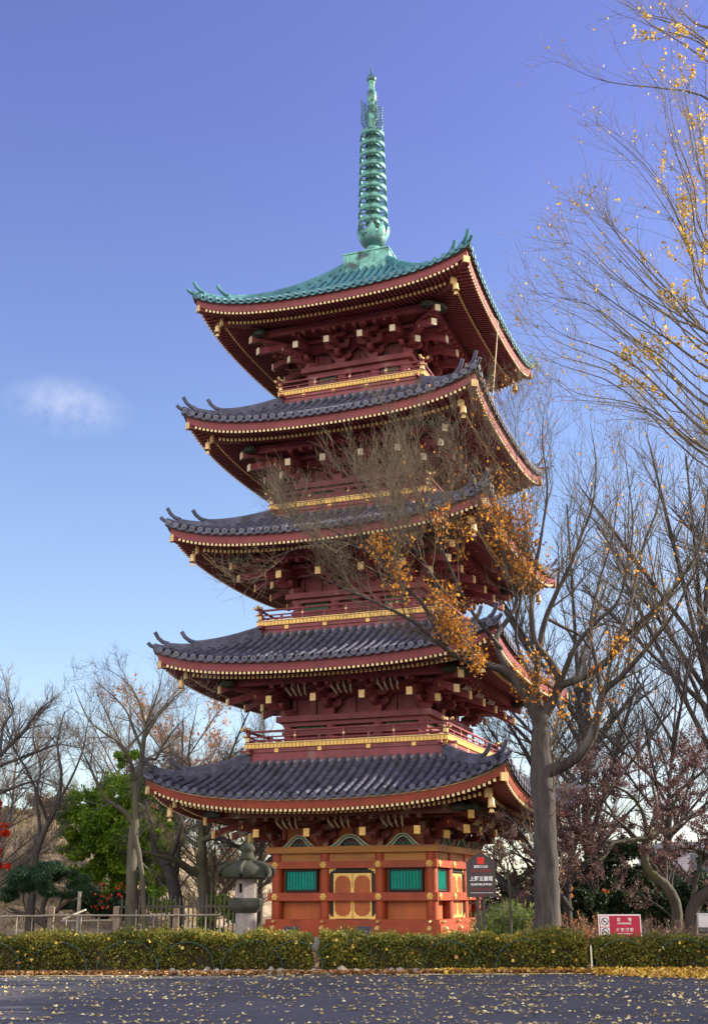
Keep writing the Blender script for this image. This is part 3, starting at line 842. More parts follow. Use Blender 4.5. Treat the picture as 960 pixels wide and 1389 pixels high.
def tubes(P, R, sides):
    """P (N,K,3), R (N,K): vertices and quads of N open tubes."""
    N, K, _ = P.shape
    T = np.empty_like(P); T[:, 1:-1] = P[:, 2:]-P[:, :-2]; T[:, 0] = P[:, 1]-P[:, 0]; T[:, -1] = P[:, -1]-P[:, -2]
    T = nrm(T)
    mean = nrm(P[:, -1]-P[:, 0])
    ref = np.where(np.abs(mean[:, 2:3]) < .8, np.array([[0, 0, 1.]]), np.array([[1., 0, 0]]))[:, None, :]
    A = nrm(np.cross(T, np.broadcast_to(ref, T.shape))); B = np.cross(A, T)
    ang = np.arange(sides)*2*PI/sides
    V = P[:, :, None, :] + (A[:, :, None, :]*np.cos(ang)[None, None, :, None] + B[:, :, None, :]*np.sin(ang)[None, None, :, None])*R[:, :, None, None]
    idx = np.arange(N*K*sides).reshape(N, K, sides)
    a = idx[:, :-1]; b = idx[:, 1:]
    Q = np.stack([a, np.roll(a, -1, 2), np.roll(b, -1, 2), b], -1).reshape(-1, 4)
    return V.reshape(-1, 3), Q

def sprout(P, R, per, length, rng, ang=(25, 60), up=.25, K=5, t0=.15, rfac=.55, rmax=.05, rmin=.004, curl=.25, bend_up=.12, flat=0.0, lvar=.45, shrink=.45, dens=None):
    """Child branches along each parent line."""
    N, Kp, _ = P.shape
    L = np.linalg.norm(np.diff(P, axis=1), axis=2).sum(1)
    cnt = rng.poisson(np.maximum(per*L*(1-t0), 0)).astype(int)
    pi = np.repeat(np.arange(N), cnt); n = len(pi)
    if n == 0: return np.zeros((0, K, 3)), np.zeros((0, K))
    t = (t0+(1-t0)*rng.random(n)**.85)*(Kp-1-1e-6); i = t.astype(int); u = (t-i)[:, None]
    base = P[pi, i]*(1-u)+P[pi, i+1]*u
    rad_ = R[pi, i]*(1-u[:, 0])+R[pi, i+1]*u[:, 0]
    tan = nrm(P[pi, i+1]-P[pi, i])
    if dens is not None:
        q = rng.random(n) < dens(base); pi, t, i, u, base, rad_, tan = pi[q], t[q], i[q], u[q], base[q], rad_[q], tan[q]; n = len(pi)
    rnd = rng.normal(size=(n, 3)); rnd[:, 2] *= (1-flat)
    perp = nrm(rnd-(rnd*tan).sum(1, keepdims=True)*tan)
    a = np.radians(rng.uniform(*ang, n))[:, None]
    d = nrm(tan*np.cos(a)+perp*np.sin(a)+np.array([0, 0, up]))
    ln = length*(1-lvar+2*lvar*rng.random(n))*(1-shrink*t/(Kp-1))
    C = np.empty((n, K, 3)); C[:, 0] = base
    for k in range(1, K):
        d = nrm(d+rng.normal(size=(n, 3))*curl*.5+np.array([0, 0, bend_up]))
        C[:, k] = C[:, k-1]+d*(ln/(K-1))[:, None]
    r0 = np.clip(rad_*rfac, rmin, rmax)
    CR = r0[:, None]*np.linspace(1, .35, K)[None]
    return C, np.maximum(CR, rmin*.6)

class Wood:
    def __init__(s): s.v = []; s.q = []; s.n = 0
    def add(s, P, R, sides):
        if len(P) == 0: return
        V, Q = tubes(P, R, sides); s.v.append(V); s.q.append(Q+s.n); s.n += len(V)
    def build(s, name, mt, parent, loc):
        V = np.vstack(s.v)-np.asarray(loc)[None]
        return link(name, np_mesh(name, V, np.vstack(s.q), [mt], smooth=True), parent)

def leaf_quads(C, size, rng, up=.3, aspect=.62, fold=.2, dirs=None):
    """A diamond shaped leaf at each centre."""
    n = len(C)
    d = nrm(rng.normal(size=(n, 3)) + (0 if dirs is None else dirs*1.2))
    nn = rng.normal(size=(n, 3)); nn[:, 2] += up*3
    s = nrm(np.cross(d, nn)); w = np.cross(s, d)
    L = (size*(.65+.7*rng.random(n)))[:, None]
    V = np.stack([C-d*L*.5, C+s*L*aspect*.5-w*L*fold*.3+d*L*.08, C+d*L*.5, C-s*L*aspect*.5-w*L*fold*.3+d*L*.08], 1)
    return V.reshape(-1, 3), np.arange(n*4).reshape(-1, 4)

def leaves_obj(name, C, size, mt, parent, loc, rng, tone=None, **kw):
    V, Q = leaf_quads(C, size, rng, **kw)
    if tone is None: tone = rng.random(len(C))
    return link(name, np_mesh(name, V-np.asarray(loc)[None], Q, [mt], tone=np.clip(tone, 0, 1)), parent)

def px_limb(pts, K=16):
    """pts: (x, y, distance, radius) from the photo -> a smooth 3D line."""
    P = [at(x, y, Y) for x, y, Y, r in pts]
    return smooth_line(P, [p[3] for p in pts], K)

def clumps(centres, radii, n, rng, shell=.55, squash=1.0):
    """n points in a set of ellipsoidal clumps, thicker towards their outside."""
    centres = np.asarray(centres, float); radii = np.asarray(radii, float)
    if radii.ndim == 1: radii = np.stack([radii, radii, radii*squash], 1)
    w = radii.prod(1)**(2/3); k = rng.choice(len(centres), n, p=w/w.sum())
    d = nrm(rng.normal(size=(n, 3)))
    r = (shell+(1-shell)*rng.random(n))[:, None]*(1+.12*rng.normal(size=(n, 1)))
    return centres[k]+d*r*radii[k], d, k

def tree(name, label, cat, limbs, levels, bark, twig, rng, foot, group=None, sides=9, K=16, extra=None):
    """limbs: pixel limbs; levels: sprout settings, one per level. Returns root, all branch lines per level."""
    foot = np.asarray(foot, float)
    root = empty(name, foot); tag(root, label, cat, group)
    W = Wood(); lines = [px_limb(l, K) if len(l[0]) == 4 else smooth_line([p[:3] for p in l], [p[3] for p in l], K) for l in limbs]
    P = np.stack([l[0] for l in lines]); R = np.stack([l[1] for l in lines])
    jit = rng.normal(size=P.shape)*.06*R[:, :, None]; jit[:, :2] = 0
    W.add(P+jit, R*(1+.025*rng.normal(size=R.shape)), sides)
    W.build('trunk', bark, root, foot)
    T = Wood(); out = [(P, R)]; Pc, Rc = P, R
    for q, lv in enumerate(levels):
        lv = dict(lv); src = lv.pop('src', None); sd_ = lv.pop('sides', 3 if q else 5); keep = lv.pop('keep', None)
        if src is not None: Pc, Rc = out[src]
        if keep: Pc, Rc = Pc[keep[0]:keep[1]], Rc[keep[0]:keep[1]]
        Pc, Rc = sprout(Pc, Rc, rng=rng, **lv)
        out.append((Pc, Rc)); T.add(Pc, Rc, sd_)
    if T.n: T.build('crown', twig, root, foot)
    return root, out, foot

def along(P, n, rng, t0=.2):
    N, K, _ = P.shape
    i = rng.integers(0, N, n); t = (t0+(1-t0)*rng.random(n))*(K-1-1e-6); k = t.astype(int); u = (t-k)[:, None]
    return P[i, k]*(1-u)+P[i, k+1]*u

def near_clumps(C, pts, rr):
    """Keep the points close to any of the clump centres."""
    pts = np.asarray(pts); rr = np.asarray(rr)
    m = np.zeros(len(C), bool)
    for p, r in zip(pts, rr): m |= (((C-p)/r)**2).sum(1) < 1
    return m

# ---------------------------------------------- the big cherry in front of the pagoda, right
rng = np.random.default_rng(11)
Y0 = 31.0
big = [
 [(742, 1322, Y0, 0.387), (742, 1270, Y0, 0.339), (741, 1200, Y0, 0.304), (738, 1120, Y0, 0.286), (734, 1050, Y0, 0.290), (732, 1000, Y0, 0.220), (733, 968, Y0, 0.207)],
 # limb reaching left across the pagoda
 [(733, 985, Y0, 0.202), (716, 945, Y0-.2, 0.148), (690, 914, Y0-.4, 0.126), (660, 902, Y0-.7, 0.096), (625, 893, Y0-1, 0.078), (590, 868, Y0-1.3, 0.063), (565, 846, Y0-1.6, 0.052), (520, 822, Y0-2, 0.037), (470, 800, Y0-2.4, 0.022), (420, 775, Y0-2.7, 0.009)],
 [(600, 875, Y0-1.2, 0.056), (575, 822, Y0-1.5, 0.052), (550, 797, Y0-1.5, 0.046), (524, 772, Y0-1.6, 0.041), (505, 752, Y0-1.6, 0.033), (470, 730, Y0-1.8, 0.026), (420, 705, Y0-2, 0.015), (385, 690, Y0-2.2, 0.006)],
 [(524, 772, Y0-1.6, 0.037), (490, 745, Y0-2.6, 0.030), (450, 735, Y0-3.2, 0.022), (400, 745, Y0-3.6, 0.013), (362, 760, Y0-4, 0.005)],
 [(690, 914, Y0-.4, 0.089), (672, 868, Y0-.2, 0.078), (690, 838, Y0+.1, 0.067), (700, 815, Y0+.2, 0.052), (690, 770, Y0-.1, 0.041), (660, 710, Y0-.4, 0.030), (640, 650, Y0-.6, 0.018), (628, 600, Y0-.8, 0.007)],
 [(680, 880, Y0-.3, 0.059), (640, 830, Y0-1, 0.044), (610, 770, Y0-1.4, 0.037), (585, 710, Y0-1.5, 0.028), (560, 650, Y0-1.6, 0.019), (545, 585, Y0-1.7, 0.006)],
 [(640, 830, Y0-1, 0.033), (600, 800, Y0-2, 0.030), (560, 740, Y0-2.5, 0.024), (520, 690, Y0-2.8, 0.015), (470, 640, Y0-3, 0.006)],
 # upright leaders
 [(733, 985, Y0, 0.185), (727, 931, Y0+.2, 0.096), (731, 876, Y0+.3, 0.085), (740, 838, Y0+.3, 0.074), (754, 805, Y0+.2, 0.063), (774, 765, Y0, 0.052), (788, 725, Y0-.2, 0.041), (802, 690, Y0-.3, 0.030), (808, 630, Y0-.3, 0.018), (800, 575, Y0-.4, 0.007)],
 [(736, 975, Y0, 0.148), (757, 931, Y0-.2, 0.118), (748, 900, Y0-.3, 0.096), (726, 872, Y0-.4, 0.078), (721, 831, Y0-.5, 0.063), (724, 780, Y0-.6, 0.052), (735, 720, Y0-.6, 0.038), (742, 660, Y0-.5, 0.026), (735, 600, Y0-.5, 0.015), (738, 548, Y0-.5, 0.005)],
 [(757, 931, Y0-.2, 0.089), (778, 882, Y0-.6, 0.070), (793, 860, Y0-.8, 0.059), (812, 840, Y0-1, 0.052), (838, 815, Y0-1.2, 0.041), (850, 770, Y0-1.3, 0.033), (858, 710, Y0-1.4, 0.022), (850, 640, Y0-1.5, 0.011), (845, 590, Y0-1.5, 0.004)],
 [(757, 931, Y0-.2, 0.104), (790, 918, Y0-.5, 0.092), (827, 892, Y0-.9, 0.081), (850, 860, Y0-1.2, 0.070), (882, 832, Y0-1.5, 0.059), (909, 803, Y0-1.7, 0.052), (934, 769, Y0-1.9, 0.041), (950, 735, Y0-2, 0.033), (958, 680, Y0-2, 0.022), (965, 610, Y0-2, 0.007)],
 [(827, 892, Y0-.9, 0.063), (848, 840, Y0-.6, 0.052), (860, 795, Y0-.4, 0.041), (872, 740, Y0-.3, 0.030), (890, 690, Y0-.2, 0.021), (900, 620, Y0-.2, 0.007)],
 [(740, 838, Y0+.3, 0.052), (762, 850, Y0+.6, 0.044), (790, 866, Y0+.9, 0.041), (812, 905, Y0+.8, 0.030), (822, 930, Y0+.7, 0.015)],
 # right fork from low on the trunk
 [(738, 1048, Y0, 0.211), (757, 1041, Y0-.2, 0.148), (781, 1028, Y0-.5, 0.137), (801, 1000, Y0-.8, 0.122), (812, 966, Y0-1, 0.107), (819, 938, Y0-1.1, 0.089), (844, 916, Y0-1.4, 0.067), (878, 877, Y0-1.8, 0.052), (909, 838, Y0-2.1, 0.041), (935, 790, Y0-2.3, 0.030), (962, 745, Y0-2.5, 0.011)],
 [(806, 985, Y0-.9, 0.074), (815, 950, Y0-.4, 0.067), (808, 900, Y0, 0.052), (800, 850, Y0+.3, 0.041), (812, 790, Y0+.4, 0.030), (830, 730, Y0+.4, 0.022), (838, 660, Y0+.3, 0.009)],
 [(727, 931, Y0+.2, 0.059), (700, 870, Y0+.8, 0.044), (706, 810, Y0+1, 0.037), (716, 750, Y0+1, 0.030), (708, 690, Y0+1, 0.021), (700, 620, Y0+1, 0.011), (698, 560, Y0+1, 0.004)],
]
big_foot = at(742, 1270, Y0); big_foot[2] = 0
big[0][0] = None; big[0] = [p for p in big[0] if p]
P_, R_ = px_limb(big[0]); big[0] = [(big_foot[0]-.02, Y0, -.05, .42), (big_foot[0], Y0, .35, .36)] + [(*at(x, y, Y), r) for x, y, Y, r in big[0]]
class _Mixed: pass
def mixed(limbs): return [l if len(l[0]) == 4 and l[0][0] > 60 else l for l in limbs]
_px = px_limb
def px_limb(pts, K=16):
    """Limbs written in pixels have x above 60; limbs in metres do not."""
    if abs(pts[0][0]) < 60 and abs(pts[-1][0]) < 60 and max(abs(p[1]) for p in pts) < 90:
        return smooth_line([p[:3] for p in pts], [p[3] for p in pts], K)
    return _px(pts, K)
airy = lambda b: np.clip(1-.28*(b[:, 0]-3.6), .36, 1)    # the crown thins out on its sunny side
root, lv, foot = tree('cherry_tree', 'large half bare tree with orange leaves on a thick grey trunk beside the pagoda', 'tree', big,
    [dict(per=3.6, length=2.3, ang=(20, 50), up=.26, K=7, t0=.30, rfac=.45, rmax=.03, bend_up=.10, curl=.30, sides=5),
     dict(per=7.4, length=1.15, ang=(22, 55), up=.22, K=5, t0=.12, rfac=.55, rmax=.010, rmin=.0055, curl=.3, dens=airy),
     dict(per=9.0, length=.6, ang=(25, 60), up=.15, K=4, t0=.1, rfac=.7, rmax=.0055, rmin=.004, curl=.3, dens=airy)], M['bark'], M['twig'], rng, big_foot, sides=22, K=30)
C = np.vstack([along(lv[2][0], 30000, rng), along(lv[3][0], 90000, rng)])
def pxs(lst): return [at(x, y, Y) for x, y, Y, r in lst], [r for *_, r in lst]
dense = [(655, 735, 30, 1.0), (690, 770, 30, 1.1), (640, 800, 29.5, .9), (605, 800, 29, .55), (700, 860, 30.5, .9), (682, 895, 30, .9), (740, 950, 30.5, .8), (790, 945, 30, .8), (815, 955, 30, .6), (835, 930, 29.5, .6), (700, 655, 30, .7), (690, 690, 30.2, .7), (570, 780, 29, .4), (650, 930, 29.8, .8), (770, 890, 30, .5), (860, 770, 29.5, .5), (605, 905, 29.5, .5), (730, 790, 30, .6), (625, 745, 29.4, .7), (665, 770, 30, .9), (715, 735, 30.2, .7), (660, 830, 29.8, .8), (700, 940, 30.6, .7), (770, 960, 30.4, .6), (575, 755, 29, .7), (545, 790, 28.8, .6), (600, 720, 29, .7), (640, 760, 29.4, .8), (615, 850, 29.4, .6), (650, 880, 29.8, .7), (520, 740, 28.8, .5), (845, 880, 29.6, .5), (800, 800, 30.5, .5), (750, 850, 30.6, .6)]
dp, dr = pxs(dense)
m = near_clumps(C, dp, dr); sel = C[m & (rng.random(len(C)) < np.clip(.50-.058*(C[:, 2]-6), .08, .5))]
few = C[(rng.random(len(C)) < .012) & (C[:, 0] > rng.uniform(1, 6, len(C)))]
CC = np.vstack([sel, few]); CC = CC+rng.normal(size=CC.shape)*.10
leaves_obj('foliage', CC, .10, M['lf_orange'], root, foot, rng, aspect=.7)

# ---------------------------------------------- ginkgo leaning in from the right
rng = np.random.default_rng(23)
gx, gy = 9.2, 20.0
gk = [[(gx, gy, -.05, .50), (gx+.05, gy, 1.0, .42), (gx, gy+.1, 4, .36), (gx+.1, gy, 8, .30), (gx, gy-.1, 12, .24), (gx+.1, gy, 16, .17), (gx, gy, 20, .08), (gx, gy, 23, .02)]]
gl = [[(960, 62, 19, .05), (916, 34, 18.6, .036), (880, 22, 18.3, .022), (838, 2, 18, .008)],
      [(960, 134, 19.4, .05), (898, 120, 19, .035), (850, 115, 18.8, .024), (809, 107, 18.6, .016), (757, 84, 18.4, .006)],
      [(960, 395, 20.4, .06), (934, 330, 20.4, .045), (898, 254, 20.4, .032), (854, 205, 20.4, .02), (805, 165, 20.4, .006)],
      [(960, 452, 20, .06), (912, 401, 19.8, .045), (854, 339, 19.6, .03), (815, 290, 19.5, .018), (800, 262, 19.5, .006)],
      [(960, 470, 21, .055), (889, 415, 21.2, .04), (831, 370, 21.3, .028), (790, 325, 21.4, .014), (773, 300, 21.4, .006)],
      [(960, 500, 19.6, .06), (898, 455, 19.3, .045), (831, 410, 19.1, .03), (780, 370, 19, .016), (745, 352, 19, .006)],
      [(960, 552, 20.5, .06), (876, 473, 20.6, .045), (809, 419, 20.7, .028), (765, 405, 20.7, .015), (737, 392, 20.7, .006)],
      [(960, 590, 19.4, .055), (854, 491, 19, .04), (765, 455, 18.8, .018), (729, 425, 18.7, .006)],
      [(960, 612, 21, .05), (876, 553, 21, .034), (787, 535, 21, .016), (757, 515, 21, .006)],
      [(960, 330, 19, .045), (940, 250, 18.8, .034), (915, 180, 18.7, .022), (905, 120, 18.6, .01)],
      [(960, 250, 21, .04), (942, 190, 21, .03), (925, 110, 21, .018), (918, 60, 21, .008)]]
for l in gl:
    p0 = at(*l[0][:3]); zt = p0[2]-2.2
    k = [(gx, gy, zt, .06), ((gx+p0[0])/2+.4, (gy+p0[1])/2, (zt+p0[2])/2-.1, .04)]
    gk.append(k+[(*at(x, y, Y), r*.40) for x, y, Y, r in l])
    for rep in range(0 if l is gl[1] else 3):
        ox, oy, oz = rng.uniform(-25, 30), rng.uniform(-45, 45), rng.uniform(-1.2, 1.2)
        gk.append([(p[0], p[1]+oz*.3, p[2]-oy*.012, p[3]*.8) for p in k]+[(*at(x+ox*(.4+.6*q/4), y+oy*(1-.1*q)+rng.uniform(-8, 8), Y+oz), r*.30) for q, (x, y, Y, r) in enumerate(l)])
# branches on the far sides of the crown
for k in range(14):
    a = rng.uniform(-1.6, 2.2); z = 4+k*1.15; ln = rng.uniform(3, 5)
    d = np.array([math.cos(a), math.sin(a)])
    gk.append([(gx, gy, z, .10), (gx+d[0]*ln*.4, gy+d[1]*ln*.4, z+1.0, .06), (gx+d[0]*ln*.8, gy+d[1]*ln*.8, z+2.4, .03), (gx+d[0]*ln, gy+d[1]*ln, z+3.6, .01)])
root, lv, foot = tree('ginkgo_tree', 'tall ginkgo with thin upswept branches, yellow leaves and sparse bright foliage', 'tree', gk,
    [dict(per=2.6, length=1.35, ang=(25, 50), up=.12, K=7, t0=.30, rfac=.5, rmax=.010, rmin=.0045, bend_up=.06, curl=.22, sides=4),
     dict(per=3.0, length=.6, ang=(25, 55), up=.12, K=5, t0=.1, rfac=.6, rmax=.005, rmin=.0035, bend_up=.06, curl=.2)], M['bark_ginkgo'], M['twig_tan'], rng, (gx, gy, 0), sides=7, K=18)
C = np.vstack([along(lv[1][0], 26000, rng, .3), along(lv[2][0], 40000, rng)])
cl_ = [(892, 45, 18.4, .5), (905, 62, 18.5, .5), (940, 60, 19, .5), (945, 190, 20, .7), (930, 230, 20, .6), (955, 250, 20, .8), (870, 335, 20, .5), (895, 360, 20, .5), (930, 330, 20, .6), (905, 410, 19.5, .6), (885, 400, 20, .5), (870, 492, 19.3, .55), (900, 495, 19.3, .6), (935, 492, 19.3, .6), (930, 420, 20, .7), (945, 560, 20, .7), (925, 610, 20.5, .5), (860, 420, 20, .4), (930, 120, 19, .5), (915, 90, 19, .4), (850, 400, 19.8, .4)]
dp, dr = pxs(cl_)
m = near_clumps(C, dp, dr)
sel = np.vstack([C[m & (rng.random(len(C)) < .75)], C[rng.random(len(C)) < .012]])
leaves_obj('foliage', sel+rng.normal(size=sel.shape)*.03, .056, M['lf_ginkgo'], root, foot, rng, aspect=.95)

# ---------------------------------------------- left: bare tree before the evergreen
rng = np.random.default_rng(31)
Yb = 36.0
f = at(180, 1261, Yb); f[2] = 0
l1 = [
 [(f[0], Yb, -.05, 0.248), (f[0], Yb, .4, 0.200)] + [(*at(x, y, Yb), r) for x, y, r in ((179, 1220, 0.172), (179, 1170, 0.158), (181, 1140, 0.152), (183, 1118, 0.131), (184, 1085, 0.103), (184, 1064, 0.093), (190, 1042, 0.083), (194, 1020, 0.069), (198, 985, 0.055), (206, 965, 0.038), (216, 935, 0.021), (222, 905, 0.007))],
 [(182, 1120, Yb, 0.103), (172, 1104, Yb-.2, 0.083), (160, 1094, Yb-.4, 0.069), (145, 1084, Yb-.6, 0.058), (130, 1058, Yb-.8, 0.045), (120, 1035, Yb-1, 0.031), (105, 1005, Yb-1.2, 0.014), (98, 985, Yb-1.3, 0.006)],
 [(185, 1062, Yb, 0.069), (176, 1030, Yb-.5, 0.055), (160, 1006, Yb-.8, 0.041), (142, 994, Yb-1, 0.031), (120, 975, Yb-1.2, 0.021), (100, 930, Yb-1.3, 0.007)],
 [(190, 1042, Yb, 0.055), (202, 1030, Yb+.4, 0.048), (212, 1029, Yb+.7, 0.041), (222, 1010, Yb+1, 0.028), (240, 985, Yb+1.2, 0.017), (262, 965, Yb+1.4, 0.007)],
 [(194, 1020, Yb, 0.055), (180, 985, Yb+.2, 0.041), (172, 965, Yb+.3, 0.031), (155, 945, Yb+.4, 0.021), (130, 925, Yb+.4, 0.007)],
 [(197, 1000, Yb, 0.048), (212, 975, Yb-.3, 0.034), (228, 955, Yb-.5, 0.024), (250, 935, Yb-.6, 0.014), (275, 925, Yb-.7, 0.006)],
 [(198, 985, Yb, 0.041), (190, 955, Yb-.3, 0.031), (176, 930, Yb-.4, 0.021), (155, 912, Yb-.5, 0.007)],
 [(182, 1128, Yb, 0.082), (190, 1165, Yb-.3, 0.074), (194, 1200, Yb-.4, 0.070), (195, 1235, Yb-.4, 0.074), (197, 1264, Yb-.4, 0.090)],
]
FINE = [dict(per=4.4, length=1.2, ang=(22, 55), up=.04, K=6, t0=.25, rfac=.45, rmax=.022, bend_up=.03, curl=.3, sides=4),
        dict(per=6.5, length=.7, ang=(22, 60), up=.03, K=5, t0=.1, rfac=.6, rmax=.010, rmin=.005, curl=.28),
        dict(per=6.0, length=.42, ang=(25, 65), up=.03, K=4, t0=.1, rfac=.7, rmax=.006, rmin=.004, curl=.25)]
tree('bare_cherry_tree', 'bare cherry with a forked pale trunk standing before the bright evergreen', 'tree', l1, FINE, M['bark_moss'], M['twig_grey'], rng, f, sides=9)

# ---------------------------------------------- left: bare tree beside the stone lantern
rng = np.random.default_rng(32)
Yc = 46.0; f = at(283, 1255, Yc); f[2] = 0
l2 = [
 [(f[0], Yc, -.05, .34), (f[0], Yc, .4, .29)] + [(*at(x, y, Yc), r) for x, y, r in ((280, 1225, .26), (273, 1184, .24), (274, 1160, .20), (275, 1140, .15), (271, 1115, .13), (266, 1090, .10), (262, 1060, .07), (255, 1020, .045), (262, 985, .02), (268, 955, .008))],
 [(272, 1186, Yc, .17), (258, 1180, Yc-.3, .15), (244, 1170, Yc-.6, .13), (228, 1163, Yc-.9, .10), (205, 1158, Yc-1.2, .07), (180, 1150, Yc-1.5, .03)],
 [(275, 1140, Yc, .12), (292, 1135, Yc-1, .11), (321, 1148, Yc-2.2, .085), (350, 1152, Yc-3.2, .05), (380, 1165, Yc-4, .02)],
 [(275, 1140, Yc, .10), (290, 1105, Yc+.4, .08), (300, 1060, Yc+.8, .06), (318, 1010, Yc+1, .045), (340, 960, Yc+1.2, .025), (355, 920, Yc+1.3, .01)],
 [(273, 1150, Yc, .09), (252, 1135, Yc+.4, .075), (246, 1110, Yc+.6, .06), (228, 1075, Yc+.8, .045), (232, 1030, Yc+1, .03), (225, 985, Yc+1.2, .01)],
]
tree('bare_cherry_tree', 'dark bare tree next to the stone lantern, its low limb stretching behind it', 'tree', l2, FINE, M['bark_moss'], M['twig_dark'], rng, f, sides=9)

rng = np.random.default_rng(33)
Yd = 48.0; f = at(241, 1245, Yd); f[2] = 0
l3 = [[(f[0], Yd, -.05, .34), (f[0], Yd, .3, .30)] + [(*at(x, y, Yd), r) for x, y, r in ((239, 1225, .27), (234, 1195, .24), (226, 1175, .19), (217, 1165, .15), (208, 1148, .10), (205, 1115, .06), (195, 1080, .02))],
      [(234, 1195, Yd, .14), (242, 1165, Yd+.4, .10), (240, 1125, Yd+.6, .07), (248, 1085, Yd+.8, .04), (245, 1040, Yd+1, .012)],
      [(226, 1175, Yd, .10), (238, 1150, Yd-.5, .07), (250, 1110, Yd-.8, .04), (262, 1070, Yd-1, .01)]]
tree('bare_cherry_tree', 'blackish crooked trunk between the forked pale trunk and the lantern tree', 'tree', l3, FINE[:2], M['bark_black'], M['twig'], rng, f, sides=8)

# ---------------------------------------------- far left: bare trees on the bank and one from outside the frame
def gz_(x, Y):     # height of the left bank
    return float(bank(x, Y))
def bank(x, y):
    """Ground height: flat near the path, rising as a bank at the back left."""
    t = np.clip((y-44)/24, 0, 1); s = np.clip((-6-x)/10, 0, 1)
    return 6.2*(t*t*(3-2*t))*(s*s*(3-2*s))
rng = np.random.default_rng(34)
Ye = 46.0; p = at(47, 1172, Ye); f = (p[0], Ye, gz_(p[0], Ye)-.1)
l4 = [[(f[0], Ye, f[2], 0.180), (*at(47, 1172, Ye), 0.150), (*at(52, 1150, Ye), 0.128), (*at(66, 1115, Ye), 0.098), (*at(77, 1093, Ye), 0.083), (*at(84, 1050, Ye), 0.060), (*at(78, 1010, Ye), 0.038), (*at(88, 965, Ye), 0.015)],
      [(50, 1158, Ye, 0.090), (54, 1120, Ye+.5, 0.068), (49, 1080, Ye+.8, 0.053), (56, 1040, Ye+1, 0.038), (45, 1000, Ye+1.2, 0.022), (52, 955, Ye+1.3, 0.007)],
      [(66, 1115, Ye, 0.075), (54, 1085, Ye-.5, 0.060), (40, 1050, Ye-.8, 0.045), (20, 1015, Ye-1, 0.030), (5, 965, Ye-1, 0.009)],
      [(77, 1093, Ye, 0.060), (95, 1060, Ye-.4, 0.045), (112, 1020, Ye-.6, 0.034), (120, 980, Ye-.8, 0.015), (135, 945, Ye-.8, 0.006)]]
tree('bare_cherry_tree', 'bare tree with a V shaped fork growing on the dry bank', 'tree', l4, FINE, M['bark'], M['twig_grey'], rng, f, sides=8)
rng = np.random.default_rng(35)
Yf = 40.0; p = at(-60, 1200, Yf); f = (p[0], Yf, 0)
l5 = [[(f[0], Yf, -.05, 0.216), (*at(-58, 1150, Yf), 0.173), (*at(-50, 1090, Yf), 0.144), (*at(-25, 1045, Yf), 0.108), (*at(0, 1025, Yf), 0.086), (*at(20, 1005, Yf), 0.065), (*at(38, 985, Yf), 0.050), (*at(55, 962, Yf), 0.032), (*at(78, 945, Yf), 0.009)],
      [(-25, 1045, Yf, 0.072), (10, 1035, Yf-.6, 0.058), (50, 1020, Yf-1, 0.043), (80, 1010, Yf-1.3, 0.029), (110, 1015, Yf-1.6, 0.009)],
      [(0, 1025, Yf, 0.065), (5, 985, Yf+.4, 0.050), (18, 965, Yf+.6, 0.036), (12, 945, Yf+.7, 0.009)],
      [(-50, 1090, Yf, 0.086), (-20, 1085, Yf-.6, 0.072), (15, 1070, Yf-1, 0.050), (50, 1060, Yf-1.4, 0.029), (80, 1070, Yf-1.8, 0.007)]]
tree('bare_cherry_tree', 'bare branches arching over the bank from a trunk outside the picture', 'tree', l5, FINE, M['bark'], M['twig_grey'], rng, f, sides=8)

# far row of pale bare trees, left and right, built in metres
def far_tree(label, x, Y, h, spread, seed, twig, bark, group, lean=0.0, base=None, leaves=None, nl=14):
    rng = np.random.default_rng(seed)
    zb = bank(x, Y) if base is None else base
    zb = float(zb)
    L = [[(x, Y, zb-.1, .015*h), (x+lean*.1, Y, zb+h*.12, .012*h), (x+lean*.3, Y, zb+h*.35, .008*h), (x+lean*.6, Y, zb+h*.62, .004*h), (x+lean, Y, zb+h*.95, .002*h)]]
    for k in range(nl):
        t = .14+.5*rng.random(); a = k*2.4+rng.random(); z0 = zb+h*t
        d = np.array([math.cos(a), math.sin(a)])*spread*(.6+.5*rng.random())
        z1 = z0+h*(.18+.3*rng.random())
        L.append([(x+lean*t, Y, z0, .0062*h), (x+lean*t+d[0]*.35, Y+d[1]*.35, z0+(z1-z0)*.35, .004*h), (x+lean*t+d[0]*.7, Y+d[1]*.7, z0+(z1-z0)*.7, .004*h), (x+lean*t+d[0], Y+d[1], z1, .0012*h)])
    s = h/10
    lev = [dict(per=4.0/s, length=1.7*s, ang=(20, 50), up=.18, K=6, t0=.2, rfac=.5, rmax=.024*s, rmin=.007, bend_up=.06, curl=.28, sides=4),
           dict(per=5.4/s, length=.95*s, ang=(22, 55), up=.15, K=5, t0=.1, rfac=.6, rmax=.010*s, rmin=.006, curl=.28),
           dict(per=4.2/s, length=.55*s, ang=(25, 60), up=.1, K=4, t0=.1, rfac=.7, rmax=.007*s, rmin=.005, curl=.25)]
    root, lv, foot = tree('bare_tree', label, 'tree', L, lev, bark, twig, rng, (x, Y, zb), group, sides=7, K=10)
    if leaves:
        mt, n, sz = leaves
        C = along(lv[2][0], n, rng); leaves_obj('foliage', C+rng.normal(size=C.shape)*.1, sz, mt, root, foot, rng)
    return root
FG = 'bare trees standing far behind the pagoda'
far_tree('far pale bare tree seen beside the lantern-side end of the lowest roof', -8.2, 57, 9.6, 4.4, 51, M['twig_grey'], M['bark'], FG)
far_tree('far bare tree filling the gap between the two lowest roofs, lantern side', -4.6, 60, 10.8, 4.6, 52, M['twig_grey'], M['bark'], FG)
far_tree('far tan bare tree on the skyline of the dry bank', -17.5, 62, 6.6, 3.8, 53, M['twig_tan'], M['bark'], FG)
